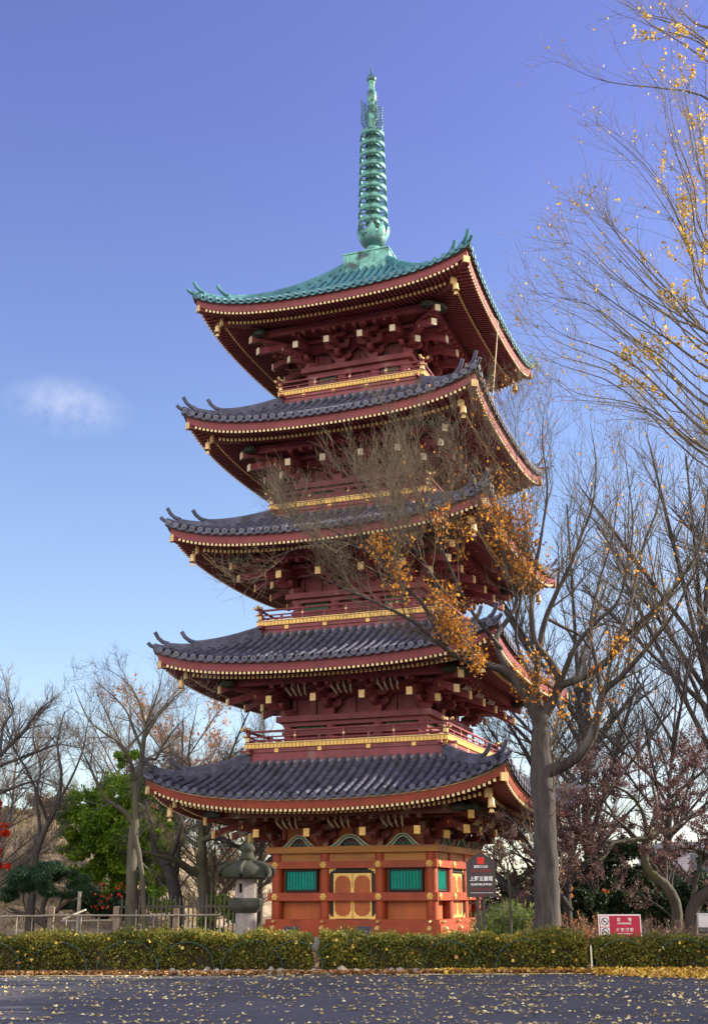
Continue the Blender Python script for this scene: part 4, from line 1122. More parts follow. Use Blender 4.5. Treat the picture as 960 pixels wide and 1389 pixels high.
far_tree('far tan bare tree rising behind the bright evergreen', -12.5, 66, 8.4, 4.4, 54, M['twig_tan'], M['bark'], FG)
far_tree('tall bare tree rising directly behind the leafy trunk', 11.0, 58, 22, 5.5, 55, M['twig_grey'], M['bark'], FG)
far_tree('tall wide bare tree directly behind the mossy trunked maple', 16.8, 56, 24, 6.5, 56, M['twig_grey'], M['bark'], FG)
far_tree('slanting dark bare tree between the orange leaved cherry and the mossy maple', 12.2, 50, 12.5, 4.2, 57, M['twig_dark'], M['bark_dark'], FG, lean=1.8)
far_tree('tall dark bare tree spreading thin branches above the pale lilac building', 20.5, 52, 22, 6.8, 58, M['twig_dark'], M['bark_dark'], FG)
far_tree('low bare tree behind the lantern', -5.6, 49, 6.2, 2.6, 59, M['twig_tan'], M['bark'], FG)
far_tree('rusty leaved tree glowing above the horned end of the lowest roof', -10.4, 72, 10.4, 3.6, 60, M['twig_tan'], M['bark'], FG, leaves=(M['lf_rust'], 2600, .20))
far_tree('thin tree with sparse rusty leaves far behind the lantern', -6.6, 74, 9.6, 3.2, 61, M['twig_tan'], M['bark'], FG, leaves=(M['lf_rust'], 1800, .20))
far_tree('slim bare tree just behind the sunlit face of the pagoda', 8.2, 54, 11, 3.6, 62, M['twig_grey'], M['bark'], FG)

# ---------------------------------------------- evergreens and shrubs
def bushy(name, label, cat, lst, n, size, mt, seed, foot, trunk=None, bark='bark_dark', shell=.5, group=None, up=.3, aspect=.55, sub=9, sub_r=.38, squash=.8, gapt=-.35):
    """lst: clump centres (x px, y px, distance, radius); smaller clumps break up each one's outline."""
    rng = np.random.default_rng(seed)
    root = empty(name, foot); tag(root, label, cat, group)
    cs, rr = [], []
    for x, y, Y, r in lst:
        c = at(x, y, Y)
        for k in range(sub):
            d = nrm(rng.normal(size=3)); d[2] *= squash
            cs.append(c+d*r*(.45+.45*rng.random())); rr.append(r*sub_r*(.6+.8*rng.random()))
    C, d, k = clumps(cs, rr, n, rng, shell, squash)
    gap = (np.sin(C[:, 0]*3.1+seed)*np.sin(C[:, 2]*3.7+seed*.7)*np.sin(C[:, 1]*2.9)) > gapt
    C, d, k = C[gap], d[gap], k[gap]
    C[:, 2] = np.maximum(C[:, 2], foot[2]+.03)
    kt = rng.random(len(cs))
    tone = .30+.35*(kt[k]-.5)+.5*(rng.random(len(C))-.3)
    leaves_obj('foliage', C, size, mt, root, foot, rng, tone=tone, up=up, aspect=aspect, dirs=d*.5)
    if trunk:
        W = Wood(); T = Wood()
        Ls = [px_limb(l, 12) for l in trunk]
        P = np.stack([a for a, b in Ls]); R = np.stack([b for a, b in Ls])
        W.add(P, R, 8); W.build('trunk', M[bark], root, foot)
        P1, R1 = sprout(P, R, 3, .9, rng, K=5, t0=.3, rmax=.03, rmin=.01); T.add(P1, R1, 4)
        if T.n: T.build('crown', M[bark], root, foot)
    return root
Yv = 55.0
f = at(165, 1245, Yv); f[2] = 0
bushy('camphor_tree', 'bright green sunlit evergreen behind the forked bare trunk', 'tree',
      [(178, 1052, Yv, 1.2), (165, 1082, Yv, 1.6), (135, 1092, Yv-.5, 1.5), (108, 1112, Yv, 1.2), (197, 1092, Yv-.6, 1.4), (140, 1130, Yv-.8, 1.8), (205, 1128, Yv-.8, 1.5), (215, 1110, Yv-.4, 1.0), (170, 1140, Yv-1, 1.7), (108, 1140, Yv-.5, 1.1), (185, 1165, Yv-1, 1.3), (150, 1175, Yv-.8, 1.4), (172, 1030, Yv, .7), (220, 1145, Yv-1, 1.2), (200, 1180, Yv-1, 1.2), (228, 1120, Yv-1, .9), (125, 1165, Yv-.8, 1.2), (212, 1075, Yv-.5, 1.0), (232, 1165, Yv-1, 1.0), (190, 1200, Yv-1, 1.2)],
      110000, .17, M['lf_bright'], 71, f, gapt=-.06, sub=12, sub_r=.32, trunk=[[(f[0], Yv, -.05, .34), (f[0], Yv, 2, .28), (f[0]+.3, Yv, 4, .2), (f[0]+.4, Yv, 6.5, .06)], [(f[0], Yv, 2, .2), (f[0]-1, Yv-.3, 3.4, .12), (f[0]-2, Yv-.4, 4.6, .04)], [(f[0]+.1, Yv, 2.6, .2), (f[0]+1, Yv-.5, 3.8, .1), (f[0]+1.6, Yv-.6, 5, .03)]])
f = at(60, 1262, 36.5); f[2] = 0
bushy('pruned_pine', 'low pruned pine with a flat dark green crown', 'tree',
      [(45, 1192, 36.5, .85), (75, 1196, 36.3, .9), (98, 1204, 36.5, .65), (28, 1200, 36.4, .6), (62, 1184, 36.6, .75), (14, 1211, 36.2, .38), (8, 1218, 36.2, .26)],
      46000, .085, M['lf_pine'], 72, f, trunk=[[(f[0]+.1, 36.5, -.02, .15), (f[0]+.15, 36.5, .6, .12), (f[0]-.1, 36.5, 1.2, .09), (f[0]+.1, 36.5, 1.9, .04)], [(f[0], 36.5, .9, .08), (f[0]-.5, 36.4, 1.15, .06), (f[0]-1.0, 36.3, 1.35, .03)], [(f[0], 36.5, 1.0, .07), (f[0]+.5, 36.4, 1.4, .05), (f[0]+.9, 36.4, 1.7, .02)]],
      squash=.55, aspect=.22, up=.8)
f = at(130, 1255, 43); f[2] = 0
bushy('camellia_shrub', 'dark shrub with red blossoms under the evergreen', 'shrub', [(120, 1222, 43, .6), (150, 1228, 43, .7), (95, 1232, 43, .5), (185, 1230, 42.5, .55)], 16000, .13, M['lf_dark'], 73, f)
rr_ = np.random.default_rng(5)
fr_ = bpy.data.objects[[o.name for o in bpy.data.objects if o.name.startswith('camellia_shrub')][0]]
fc = np.array([at(rr_.uniform(105, 190), rr_.uniform(1200, 1232), 42.2+rr_.random()*.4) for _ in range(46)])
leaves_obj('blossoms', np.repeat(fc, 4, 0)+rr_.normal(size=(184, 3))*.05, .11, M['lf_red'], fr_, np.array(fr_.location), rr_)
f = at(240, 1250, 47); f[2] = 0
bushy('evergreen_shrub', 'green shrub behind the picket fence near the lantern', 'shrub', [(298, 1235, 46, .6), (310, 1245, 46, .5), (215, 1225, 47, .7), (285, 1250, 46, .45)], 9000, .13, M['lf_bright'], 74, f)
f = at(-10, 1200, 38); f = np.array([f[0], 38, 0])
bushy('red_maple', 'scarlet maple leaves in front of the dry bank', 'tree', [(-4, 1100, 38, .42), (2, 1125, 38, .35), (-6, 1150, 38, .3), (0, 1175, 38, .28), (-30, 1110, 38, .9), (-40, 1150, 38, .8)], 4200, .12, M['lf_red'], 75, f,
      trunk=[[(f[0]-.8, 38, -.05, .12), (f[0]-.7, 38, 1, .1), (f[0]-.4, 38, 2.4, .06), (f[0], 38, 4, .02)], [(f[0]-.7, 38, 1, .08), (f[0]-.1, 38, 2, .05), (f[0]+.3, 38, 3, .02)]], sub=5)
gpos = [(20, 1120, 66), (55, 1110, 67), (90, 1125, 66), (-20, 1130, 66), (75, 1085, 74), (120, 1130, 68)]
for q, (x, y, Y) in enumerate(gpos):
    c = at(x, y, Y); f = np.array([c[0], Y, float(bank(c[0], Y))-.1])
    bushy('golden_shrub', ['golden brown thicket behind the scarlet maple leaves', 'golden thicket behind the V forked tree', 'tan thicket between the V forked tree and the evergreen', 'golden thicket cut off by the edge of the picture', 'highest golden thicket on the bank', 'golden thicket beside the evergreen'][q], 'shrub',
          [(x, y+5, Y, 1.6), (x-18, y+14, Y, 1.2), (x+18, y+12, Y, 1.3), (x, y+26, Y, 1.4)], 6500, .22, M['lf_gold_far'], 80+q, f, group='thickets on the dry bank')

# right side: purple maple, dark evergreen, cherry trunks
rng = np.random.default_rng(41)
Ym = 36.0; f = at(915, 1262, Ym); f[2] = 0
l6 = [[(f[0], Ym, -.05, 0.200), (f[0], Ym, .3, 0.178)] + [(*at(x, y, Ym), r) for x, y, r in ((917, 1234, 0.163), (906, 1206, 0.155), (884, 1186, 0.141), (874, 1170, 0.126), (876, 1149, 0.126), (878, 1133, 0.118))],
      [(877, 1138, Ym, 0.096), (864, 1138, Ym-.2, 0.081), (833, 1142, Ym-.6, 0.063), (800, 1136, Ym-1, 0.044), (775, 1120, Ym-1.4, 0.026), (755, 1110, Ym-1.6, 0.009)],
      [(877, 1135, Ym, 0.089), (890, 1128, Ym+.2, 0.074), (907, 1127, Ym+.4, 0.059), (926, 1112, Ym+.6, 0.044), (950, 1100, Ym+.8, 0.030), (985, 1085, Ym+1, 0.009)],
      [(877, 1135, Ym, 0.074), (870, 1100, Ym-.3, 0.052), (850, 1075, Ym-.6, 0.041), (820, 1065, Ym-.9, 0.030), (785, 1062, Ym-1.2, 0.009)],
      [(878, 1133, Ym, 0.067), (890, 1095, Ym+.3, 0.052), (885, 1060, Ym+.6, 0.037), (905, 1025, Ym+.9, 0.009)],
      [(864, 1138, Ym-.2, 0.052), (840, 1115, Ym-.7, 0.037), (810, 1095, Ym-1.1, 0.030), (780, 1090, Ym-1.6, 0.009)],
      [(907, 1127, Ym+.4, 0.044), (915, 1085, Ym, 0.033), (935, 1060, Ym-.4, 0.026), (960, 1045, Ym-.6, 0.009)],
      [(833, 1142, Ym-.6, 0.037), (815, 1165, Ym-1, 0.030), (785, 1170, Ym-1.5, 0.022), (765, 1165, Ym-1.8, 0.009)]]
MAPLE = [dict(per=4.0, length=1.6, ang=(25, 60), up=.02, K=6, t0=.2, rfac=.5, rmax=.03, bend_up=0, curl=.35, flat=.5, sides=4),
         dict(per=4.0, length=.8, ang=(25, 60), up=.0, K=5, t0=.1, rfac=.6, rmax=.012, rmin=.006, curl=.35, bend_up=-.02, flat=.4),
         dict(per=4.5, length=.4, ang=(25, 65), up=.0, K=4, t0=.1, rfac=.7, rmax=.007, rmin=.005, curl=.3, bend_up=0)]
root, lv, foot = tree('purple_maple', 'spreading maple with dull purple leaves on a crooked mossy trunk', 'tree', l6, MAPLE, M['bark_moss'], M['twig_dark'], rng, f, sides=9)
C = along(lv[2][0], 30000, rng); C = C[rng.random(len(C)) < .95]
leaves_obj('foliage', C+rng.normal(size=C.shape)*.05, .060, M['lf_purple'], root, foot, rng)
rng = np.random.default_rng(42)
Yn = 38.0; f = at(775, 1262, Yn); f[2] = 0
l7 = [[(f[0], Yn, -.05, .17), (f[0]-.1, Yn, 1.2, .14), (f[0], Yn, 2.2, .11), (f[0]+.3, Yn, 3.4, .07), (f[0]+.5, Yn, 4.6, .02)],
      [(f[0], Yn, 1.2, .10), (f[0]-.8, Yn-.4, 2.4, .07), (f[0]-1.5, Yn-.6, 3.5, .05), (f[0]-2.2, Yn-.8, 4.3, .015)],
      [(f[0], Yn, 2.0, .09), (f[0]+.9, Yn-.3, 3.0, .06), (f[0]+1.8, Yn-.5, 4.0, .04), (f[0]+2.6, Yn-.6, 4.7, .012)],
      [(f[0], Yn, 2.2, .08), (f[0]-.4, Yn-.3, 3.4, .05), (f[0]-.6, Yn-.5, 4.6, .015)],
      [(f[0], Yn, 1.7, .08), (f[0]-1, Yn-.2, 2.5, .05), (f[0]-1.9, Yn-.4, 3.0, .015)]]
root, lv, foot = tree('purple_maple', 'lower denser purple maple with a black stem beside the big grey trunk', 'tree', l7, MAPLE, M['bark_black'], M['twig_dark'], rng, f, sides=8)
C = along(lv[2][0], 26000, rng); C = C[rng.random(len(C)) < .7]
leaves_obj('foliage', C+rng.normal(size=C.shape)*.05, .062, M['lf_purple'], root, foot, rng)
rng = np.random.default_rng(43)
Yo = 34.5; f = at(930, 1264, Yo); f[2] = 0
l8 = [[(f[0], Yo, -.05, .24), (f[0]+.1, Yo, .45, .22)] + [(*at(x, y, Yo), r) for x, y, r in ((940, 1230, .19), (958, 1212, .17), (985, 1190, .15), (1010, 1150, .12), (1020, 1090, .07), (1015, 1040, .02))],
      [(940, 1230, Yo, .10), (942, 1200, Yo+.3, .07), (950, 1165, Yo+.5, .05), (945, 1130, Yo+.6, .015)],
      [(985, 1190, Yo, .10), (965, 1165, Yo-.4, .07), (935, 1150, Yo-.8, .05), (905, 1155, Yo-1.2, .015)]]
root, lv, foot = tree('purple_maple', 'dark trunk leaning away beside the small white notice, purple twigs', 'tree', l8, MAPLE, M['bark_dark'], M['twig_dark'], rng, f, sides=9)
C = along(lv[2][0], 9000, rng); leaves_obj('foliage', C+rng.normal(size=C.shape)*.05, .07, M['lf_purple'], root, foot, rng)
f = at(835, 1262, 52); f[2] = 0
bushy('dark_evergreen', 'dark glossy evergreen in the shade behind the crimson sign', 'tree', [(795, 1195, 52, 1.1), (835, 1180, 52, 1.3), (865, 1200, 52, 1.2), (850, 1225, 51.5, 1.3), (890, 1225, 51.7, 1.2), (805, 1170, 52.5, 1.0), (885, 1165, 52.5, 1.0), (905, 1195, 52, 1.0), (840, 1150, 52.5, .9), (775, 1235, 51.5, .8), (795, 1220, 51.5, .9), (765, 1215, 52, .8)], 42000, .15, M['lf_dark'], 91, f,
      trunk=[[(f[0]-1, 52, -.05, .16), (f[0]-1, 52, 1.2, .13), (f[0]-.9, 52, 2.6, .06)], [(f[0]+.3, 52, -.05, .13), (f[0]+.3, 52, 1.2, .1), (f[0]+.4, 52, 2.6, .05)], [(f[0]-1, 52, .8, .08), (f[0]-1.5, 51.7, 1.8, .06), (f[0]-1.7, 51.7, 2.6, .02)]], bark='bark_black', shell=.35)
f = at(950, 1262, 43); f[2] = 0
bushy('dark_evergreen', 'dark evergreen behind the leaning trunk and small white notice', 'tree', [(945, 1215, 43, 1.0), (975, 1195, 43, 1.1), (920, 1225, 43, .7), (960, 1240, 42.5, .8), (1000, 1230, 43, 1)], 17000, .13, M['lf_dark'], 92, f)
for q, (x, y, Y, r, lb) in enumerate(((812, 1228, 44, .42, 'small glowing orange maple just above the crimson sign'), (768, 1185, 44.5, .45, 'small orange maple between the grey trunk and the dark evergreen'))):
    f = at(x, 1262, Y); f[2] = 0
    bushy('orange_maple', lb, 'tree', [(x, y, Y, r), (x-6, y+14, Y, r*.8), (x+6, y-12, Y, r*.7), (x, y+28, Y, r*.6)], 3000, .11, M['lf_orange'], 95+q, f, trunk=[[(f[0], Y, -.05, .07), (f[0]+.05, Y, .8, .06), (f[0], Y, 1.6, .04), (f[0]+.1, Y, 2.4, .015)]], sub=5)
# bamboo grass beside the pagoda
f = at(693, 1265, 36); f[2] = 0
rng = np.random.default_rng(44)
root = empty('bamboo_grass', f); tag(root, 'bright bushy bamboo grass between the notice board and the grey trunk', 'shrub')
n = 520; bx_ = f[0]+rng.uniform(-.95, 1.0, n); by_ = f[1]+rng.uniform(-.7, .7, n)
P = np.zeros((n, 6, 3)); P[:, 0] = np.stack([bx_, by_, np.zeros(n)], 1)
d = nrm(rng.normal(size=(n, 3))*.22+np.array([0, 0, 1.])); hh = rng.uniform(.7, 1.75, n)*(1-.45*np.abs(bx_-f[0]))
for k in range(1, 6):
    d = nrm(d+rng.normal(size=(n, 3))*.10); P[:, k] = P[:, k-1]+d*(hh/5)[:, None]
W = Wood(); W.add(P, np.full((n, 6), .006), 3); W.build('stems', M['lf_bamboo'] if False else M['bamboo'], root, f)
C = along(P, 9000, rng, .25); C = C+rng.normal(size=C.shape)*.07
leaves_obj('foliage', C, .20, M['lf_bamboo'], root, f, rng, aspect=.16, dirs=np.tile(np.array([[0, 0, .35]]), (len(C), 1)))
# sapling and the dark slanting trunk behind it
rng = np.random.default_rng(45)
f = at(692, 1265, 34.5); f[2] = 0
sap = [[(f[0], 34.5, -.03, .045), (*at(692, 1235, 34.5), .04), (*at(691, 1205, 34.5), .036), (*at(688, 1190, 34.5), .032), (*at(679, 1172, 34.5), .025), (*at(674, 1150, 34.5), .012)],
       [(688, 1190, 34.5, .02), (694, 1175, 34.4, .015), (697, 1160, 34.3, .008)], [(680, 1174, 34.5, .016), (668, 1168, 34.4, .012), (660, 1158, 34.3, .006)]]
root, lv, foot = tree('sapling', 'slender crooked sapling beside the notice board', 'tree', sap, [dict(per=5, length=.5, ang=(25, 60), K=5, t0=.4, rmax=.01, rmin=.005)], M['bark_moss'], M['twig_tan'], rng, f, sides=6)
C = along(lv[1][0], 500, rng); leaves_obj('foliage', C, .07, M['lf_gold_far'], root, foot, rng)
rng = np.random.default_rng(46)
f = at(760, 1268, 38); f[2] = 0
sl_ = [[(f[0]+.2, 38, -.05, .30), (f[0]-.1, 38, .45, .27), (*at(725, 1228, 38), .22), (*at(700, 1212, 38), .17), (*at(682, 1198, 38), .12), (*at(668, 1180, 38), .05)],
       [(700, 1212, 38, .10), (700, 1190, 38.2, .06), (690, 1165, 38.4, .02)], [(725, 1228, 38, .10), (722, 1195, 38.2, .06), (712, 1165, 38.3, .02)]]
root, lv, foot = tree('leaning_plum', 'dark slanting trunk behind the sapling with a few dull red leaves', 'tree', sl_, MAPLE[:2], M['bark_black'], M['twig_dark'], rng, f, sides=8)
C = along(lv[2][0], 2500, rng); leaves_obj('foliage', C, .07, M['lf_purple'], root, foot, rng)

# ---------------------------------------------- unseen evergreens added beyond the right edge to shade the path
for q, (x, y, h, r) in enumerate(((21, 17.5, 11, 3.2), (22.5, 21.5, 12, 3.4), (20.5, 25, 11, 3.2), (22, 29, 11.5, 3.2), (20.5, 12.5, 11, 3.2))):
    rng = np.random.default_rng(300+q)
    f = np.array([x, y, 0.]); root = empty('shade_evergreen', f)
    tag(root, 'unseen broad evergreen added to shade the path', 'tree', 'unseen evergreens added for shade on the path')
    cs = np.array([[x, y, h*.55]])+rng.normal(size=(40, 3))*np.array([r*.5, r*.5, h*.22]); cs[:, 2] = np.clip(cs[:, 2], 1.6, h)
    C, d, k = clumps(cs, np.full(40, 1.3), 9000, rng, .4)
    C[:, 2] = np.maximum(C[:, 2], .1)
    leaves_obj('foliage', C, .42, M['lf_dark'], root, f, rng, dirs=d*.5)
    W = Wood(); P, R = px_limb([(x, y, -.05, .35), (x, y, h*.3, .28), (x+.2, y, h*.6, .15), (x, y, h*.9, .04)], 8); W.add(P[None], R[None], 8); W.build('trunk', M['bark_dark'], root, f)

# low brush and dark evergreens closing the view to the horizon
for q, (x, Y, h, sp_) in enumerate(((-6.0, 51, 3.2, 1.6), (-4.4, 50, 3.6, 2.0))):
    far_tree(['pale brush behind the picket fence, next to the blackish trunk', 'pale brush glimpsed behind the stone lantern', 'pale brush behind the forked pale trunk'][q], x, Y, h, sp_, 400+q, M['twig_tan'], M['bark'], 'pale brush behind the picket fence', nl=18)
for q, (x, y, Y, r, lb) in enumerate(((700, 1225, 62, 2.0, 'distant dark evergreen beyond the bamboo grass'), (770, 1205, 64, 2.2, 'distant dark evergreen beyond the lamp post'), (850, 1205, 66, 2.6, 'distant dark evergreen beyond the crimson sign'), (935, 1215, 64, 2.2, 'distant dark evergreen under the pale lilac building'))):
    f = at(x, 1258, Y); f[2] = 0
    bushy('dark_evergreen', lb, 'tree', [(x-40, y+20, Y, r*.7), (x, y, Y, r), (x+38, y+18, Y, r*.8), (x, y+30, Y, r)], 9000, .24, M['lf_dark'], 410+q, f, shell=.4, group='dark evergreens far behind on the sign side')
for q, (x, Y, w_, lb) in enumerate(((790, 31.5, .55, 'dry reddish brush beside the crimson sign'), (885, 32.5, .8, 'dry reddish brush at the foot of the mossy maple'), (770, 33.5, .6, 'dry brush between the grey trunk and the crimson sign'))):
    f = at(x, 1262, Y); f[2] = 0
    rng = np.random.default_rng(420+q); n = 160
    P = np.zeros((n, 5, 3)); P[:, 0] = np.stack([f[0]+rng.normal(size=n)*w_*.6, f[1]+rng.normal(size=n)*.35, np.zeros(n)], 1)
    d = nrm(rng.normal(size=(n, 3))*.35+np.array([0, 0, 1.])); hh = rng.uniform(.5, 1.15, n)
    for k in range(1, 5):
        d = nrm(d+rng.normal(size=(n, 3))*.2); P[:, k] = P[:, k-1]+d*(hh/4)[:, None]
    root = empty('dry_shrub', f); tag(root, lb, 'shrub')
    R = np.full((n, 5), .007); W = Wood(); W.add(P, R, 3); P1, R1 = sprout(P, R, 7, .35, rng, K=4, rmax=.006, rmin=.004); W.add(P1, R1, 3); W.build('stems', M['twig'], root, f)
    C = along(P1, 2600, rng); leaves_obj('foliage', C, .06, M['lf_rust'] if q != 1 else M['lf_purple'], root, f, rng)

far_tree('low twiggy tree on the dry bank behind the pine', -14.6, 50, 5.6, 2.8, 431, M['twig_grey'], M['bark'], 'low twiggy trees on the dry bank', nl=18)
far_tree('low twiggy tree on the dry bank behind the scarlet maple leaves', -17.6, 52, 5.8, 3.0, 432, M['twig_tan'], M['bark'], 'low twiggy trees on the dry bank', nl=18)

for q, (x, y, Y, r, lb) in enumerate(((800, 1228, 40, .62, 'low dark evergreen shrub behind the crimson sign, trunk side'), (845, 1218, 40.8, .75, 'low dark evergreen shrub straight behind the crimson sign'), (885, 1230, 40.2, .6, 'low dark evergreen shrub beside the mossy maple trunk'))):
    f = at(x, 1260, Y); f[2] = 0
    bushy('evergreen_shrub', lb, 'shrub', [(x, y, Y, r), (x-16, y+14, Y, r*.8), (x+16, y+14, Y, r*.8)], 9000, .12, M['lf_dark'], 440+q, f, shell=.4)
# ------------------------------------------------------------------ ground
def terrain():
    xs = np.concatenate([np.linspace(-400, -40, 10)[:-1], np.linspace(-40, 40, 81), np.linspace(40, 400, 10)[1:]])
    ys = np.concatenate([np.linspace(27.6, 30, 6)[:-1], np.linspace(30, 90, 61), np.linspace(90, 900, 14)[1:]])
    X, Y = np.meshgrid(xs, ys)
    r = np.random.default_rng(3)
    Z = bank(X, Y)+.03*r.normal(size=X.shape)*(Y > 31)
    Z = np.where(Y < 28, .0, Z)+.02
    V = np.stack([X, Y, Z], -1).reshape(-1, 3)
    n, m_ = X.shape; i = np.arange(n*m_).reshape(n, m_)
    Q = np.stack([i[:-1, :-1], i[:-1, 1:], i[1:, 1:], i[1:, :-1]], -1).reshape(-1, 4)
    mi = (V[Q].mean(1)[:, 1] > 46) & (V[Q].mean(1)[:, 0] < -7)
    return np_mesh('ground', V, Q, [M['soil'], M['hill']], mi=mi.astype(int), smooth=True)
tag(link('ground', terrain()), kind='structure')
b = MB(); b.add([(-400, -120, 0), (400, -120, 0), (400, 27.65, 0), (-400, 27.65, 0)], [(0, 1, 2, 3)], M['asphalt'])
tag(b.build('asphalt_path'), kind='structure')

# kerb of rough stones along the hedge
rng = np.random.default_rng(61)
def rock(name, x, y, sx, sy, sz, mt):
    b = bmesh.new(); bmesh.ops.create_icosphere(b, subdivisions=2, radius=1)
    ph = rng.random(6)*6
    for v in b.verts:
        k = 1+.16*math.sin(v.co.x*3+ph[0])+.13*math.sin(v.co.y*4+ph[1])+.12*math.sin(v.co.z*3.5+ph[2]+v.co.x*2)
        v.co = Vector((v.co.x*sx*k, v.co.y*sy*k, max(v.co.z, -.3)*sz*k))
    me = bpy.data.meshes.new(name); b.to_mesh(me); b.free(); me.materials.append(mt)
    o = link(name, me, None, (x, y, .02), rng.uniform(-.5, .5)); return o
rocks = []
x = -4.6
while x < 1.4:
    wdt = rng.uniform(.16, .34)
    o = rock('kerb_stone', x, 27.72+rng.uniform(-.05, .05), wdt*.5, rng.uniform(.08, .13), rng.uniform(.07, .13), M['rock'])
    tag(o, 'small rounded kerb stone in the line along the foot of the hedge', 'stone', 'kerb stones under the hedge')
    x += wdt+rng.uniform(-.01, .05)

# ------------------------------------------------------------------ hedges
def hedge(label, x0, x1, y0, y1, h, seed, n):
    r = np.random.default_rng(seed)
    root = empty('hedge', ((x0+x1)/2, (y0+y1)/2, .02)); tag(root, label, 'hedge')
    loc = np.array(root.location)
    K = 60
    def hh(x): return h*(1+.05*np.sin(x*1.3+seed)+.04*np.sin(x*3.7+seed*2)+.035*np.sin(x*8.3+seed)+.02*np.sin(x*17))
    # core of dark twigs
    nx = max(8, int((x1-x0)*3)); V = []; F = []
    xs_ = np.linspace(x0+.12, x1-.12, nx)
    for x in xs_:
        H = float(hh(x))-.12
        V += [(x, y0+.16, .1), (x, y0+.12, H*.8), (x, y0+.28, H), (x, y1-.28, H), (x, y1-.12, H*.8), (x, y1-.16, .1)]
    for i in range(nx-1):
        for k in range(5): F.append((6*i+k, 6*i+k+1, 6*i+7+k, 6*i+6+k))
    F += [tuple(range(6)), tuple(6*(nx-1)+k for k in range(5, -1, -1))]
    b = MB(); b.add([Vector(v)-Vector(loc) for v in V], F, M['hedge_core']); b.build('twig_core', root)
    # leaves: front, top, back, ends
    A = [(x1-x0)*h, (x1-x0)*(y1-y0), (x1-x0)*h*.5, (y1-y0)*h, (y1-y0)*h]
    k = r.choice(5, n, p=np.array(A)/sum(A)); u = r.random(n); v = r.random(n)**.8; dp = np.abs(r.normal(size=n))*.06
    X = x0+(x1-x0)*u; H = hh(X)
    C = np.zeros((n, 3)); D = np.zeros((n, 3))
    bul = .10*np.sin(X*2.7+seed)+.05*np.sin(X*6.1+v*4)+.03*np.sin(X*13+v*9)
    m = k == 0; rnd = .14*np.clip((v-.75)/.25, 0, 1)**2+.10*np.clip((.18-v)/.18, 0, 1)
    C[m] = np.stack([X, y0+dp-bul*.7+rnd, .04+v*H], 1)[m]; D[m] = (0, -1, .3)
    m = k == 1; C[m] = np.stack([X, y0+(y1-y0)*v, H-dp+.5*bul+.03*r.normal(size=n)], 1)[m]; D[m] = (0, 0, 1)
    m = k == 2; C[m] = np.stack([X, y1-dp+bul, .1+v*H*.95], 1)[m]; D[m] = (0, 1, .3)
    for kk, xe, sg in ((3, x0, -1), (4, x1, 1)):
        m = k == kk; C[m] = np.stack([np.full(n, xe)-sg*(dp+rnd)+.05*np.sin(v*9), y0+(y1-y0)*u, .04+v*h], 1)[m]; D[m] = (sg, 0, .3)
    # stray shoots standing out of the clipped face
    ns = n//9; q = r.choice(np.flatnonzero(k < 2), ns); gq = r.random(ns)*.13
    C[q] += D[q]*gq[:, None]*np.where(k[q] == 1, 1.0, .7)[:, None]
    dark = (np.sin(C[:, 0]*5.3+seed)*np.sin(C[:, 2]*9+C[:, 0]*2.1) > .62) & (k == 0) & (r.random(n) < .75)
    C[dark, 1] += .16
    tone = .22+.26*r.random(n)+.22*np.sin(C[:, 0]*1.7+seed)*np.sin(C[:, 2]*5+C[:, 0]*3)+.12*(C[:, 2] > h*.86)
    j = r.random(n); tone = np.where(j > .955, .85+.15*r.random(n), tone)
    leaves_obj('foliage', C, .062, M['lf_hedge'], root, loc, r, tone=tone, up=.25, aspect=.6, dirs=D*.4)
    # fallen ginkgo leaves caught on top and in the sides
    m = (r.random(n) < .006) & (k < 2)
    Cf = C[m]+np.where((k[m] == 1)[:, None], np.array([[0, 0, .04]]), np.array([[0, -.05, 0]]))
    leaves_obj('caught_leaves', Cf, .085, M['lf_fallen_gold'], root, loc, r, aspect=.9)
    return root
HY0, HY1 = 27.95, 28.95
hedge('long clipped hedge running before the bamboo fence and lantern', -11.5, -.99, HY0, HY1, .82, 1, 52000)
hedge('clipped hedge before the pagoda, between the two gaps', -.82, 5.12, HY0, HY1, .76, 2, 32000)
hedge('clipped hedge with the crimson sign rising behind it', 5.34, 11.5, HY0, HY1, .69, 3, 32000)

# green hoops before the hedge
def hoop_mesh(wd, h):
    b = MB(); pts = []
    for q in range(17):
        a = PI*q/16; pts.append((-wd/2*math.cos(a), .02*math.sin(a), h*min(1, 1.0)*math.sin(a)**.75))
    b.tube(pts, .010, M['hoop'], 7); return b.mesh('garden_hoop')
hm = [hoop_mesh(1.35, .70), hoop_mesh(1.25, .68)]
hx = [-8.1, -6.55, -5.05, -3.75, -2.3, -1.35, -.25, 2.05, 3.75, 5.9, 7.3]
hl = ['hoop before the scarlet maple leaves', 'hoop before the slanting pole', 'hoop before the forked pale trunk', 'hoop before the bare tree next to the lantern', 'hoop before the lantern side of the plinth', 'hoop leaning over the gap from the long hedge', 'hoop on the other side of the gap, below the gilded door', 'hoop against the hedge below the near corner of the pagoda', 'hoop against the hedge before the bamboo grass', 'hoop against the hedge below the crimson sign', 'hoop against the hedge before the mossy maple trunk']
for q, x in enumerate(hx):
    o = link('garden_hoop', hm[q % 2], None, (x, HY0-.03-.03*(q % 2), .0), rng.uniform(-.12, .12))
    tag(o, 'thin green plastic '+hl[q], 'hoop', 'green hoops along the hedges')
b = MB(); b.box((0, 0, .27), (.035, .02, .54), M['white_stake']); b.frust((0, 0, .54), .034, .01, .04, M['white_stake'])
o = b.build('marker_stake', None, (5.22, 28.0, 0)); tag(o, 'short white stake in the gap before the crimson sign', 'stake')

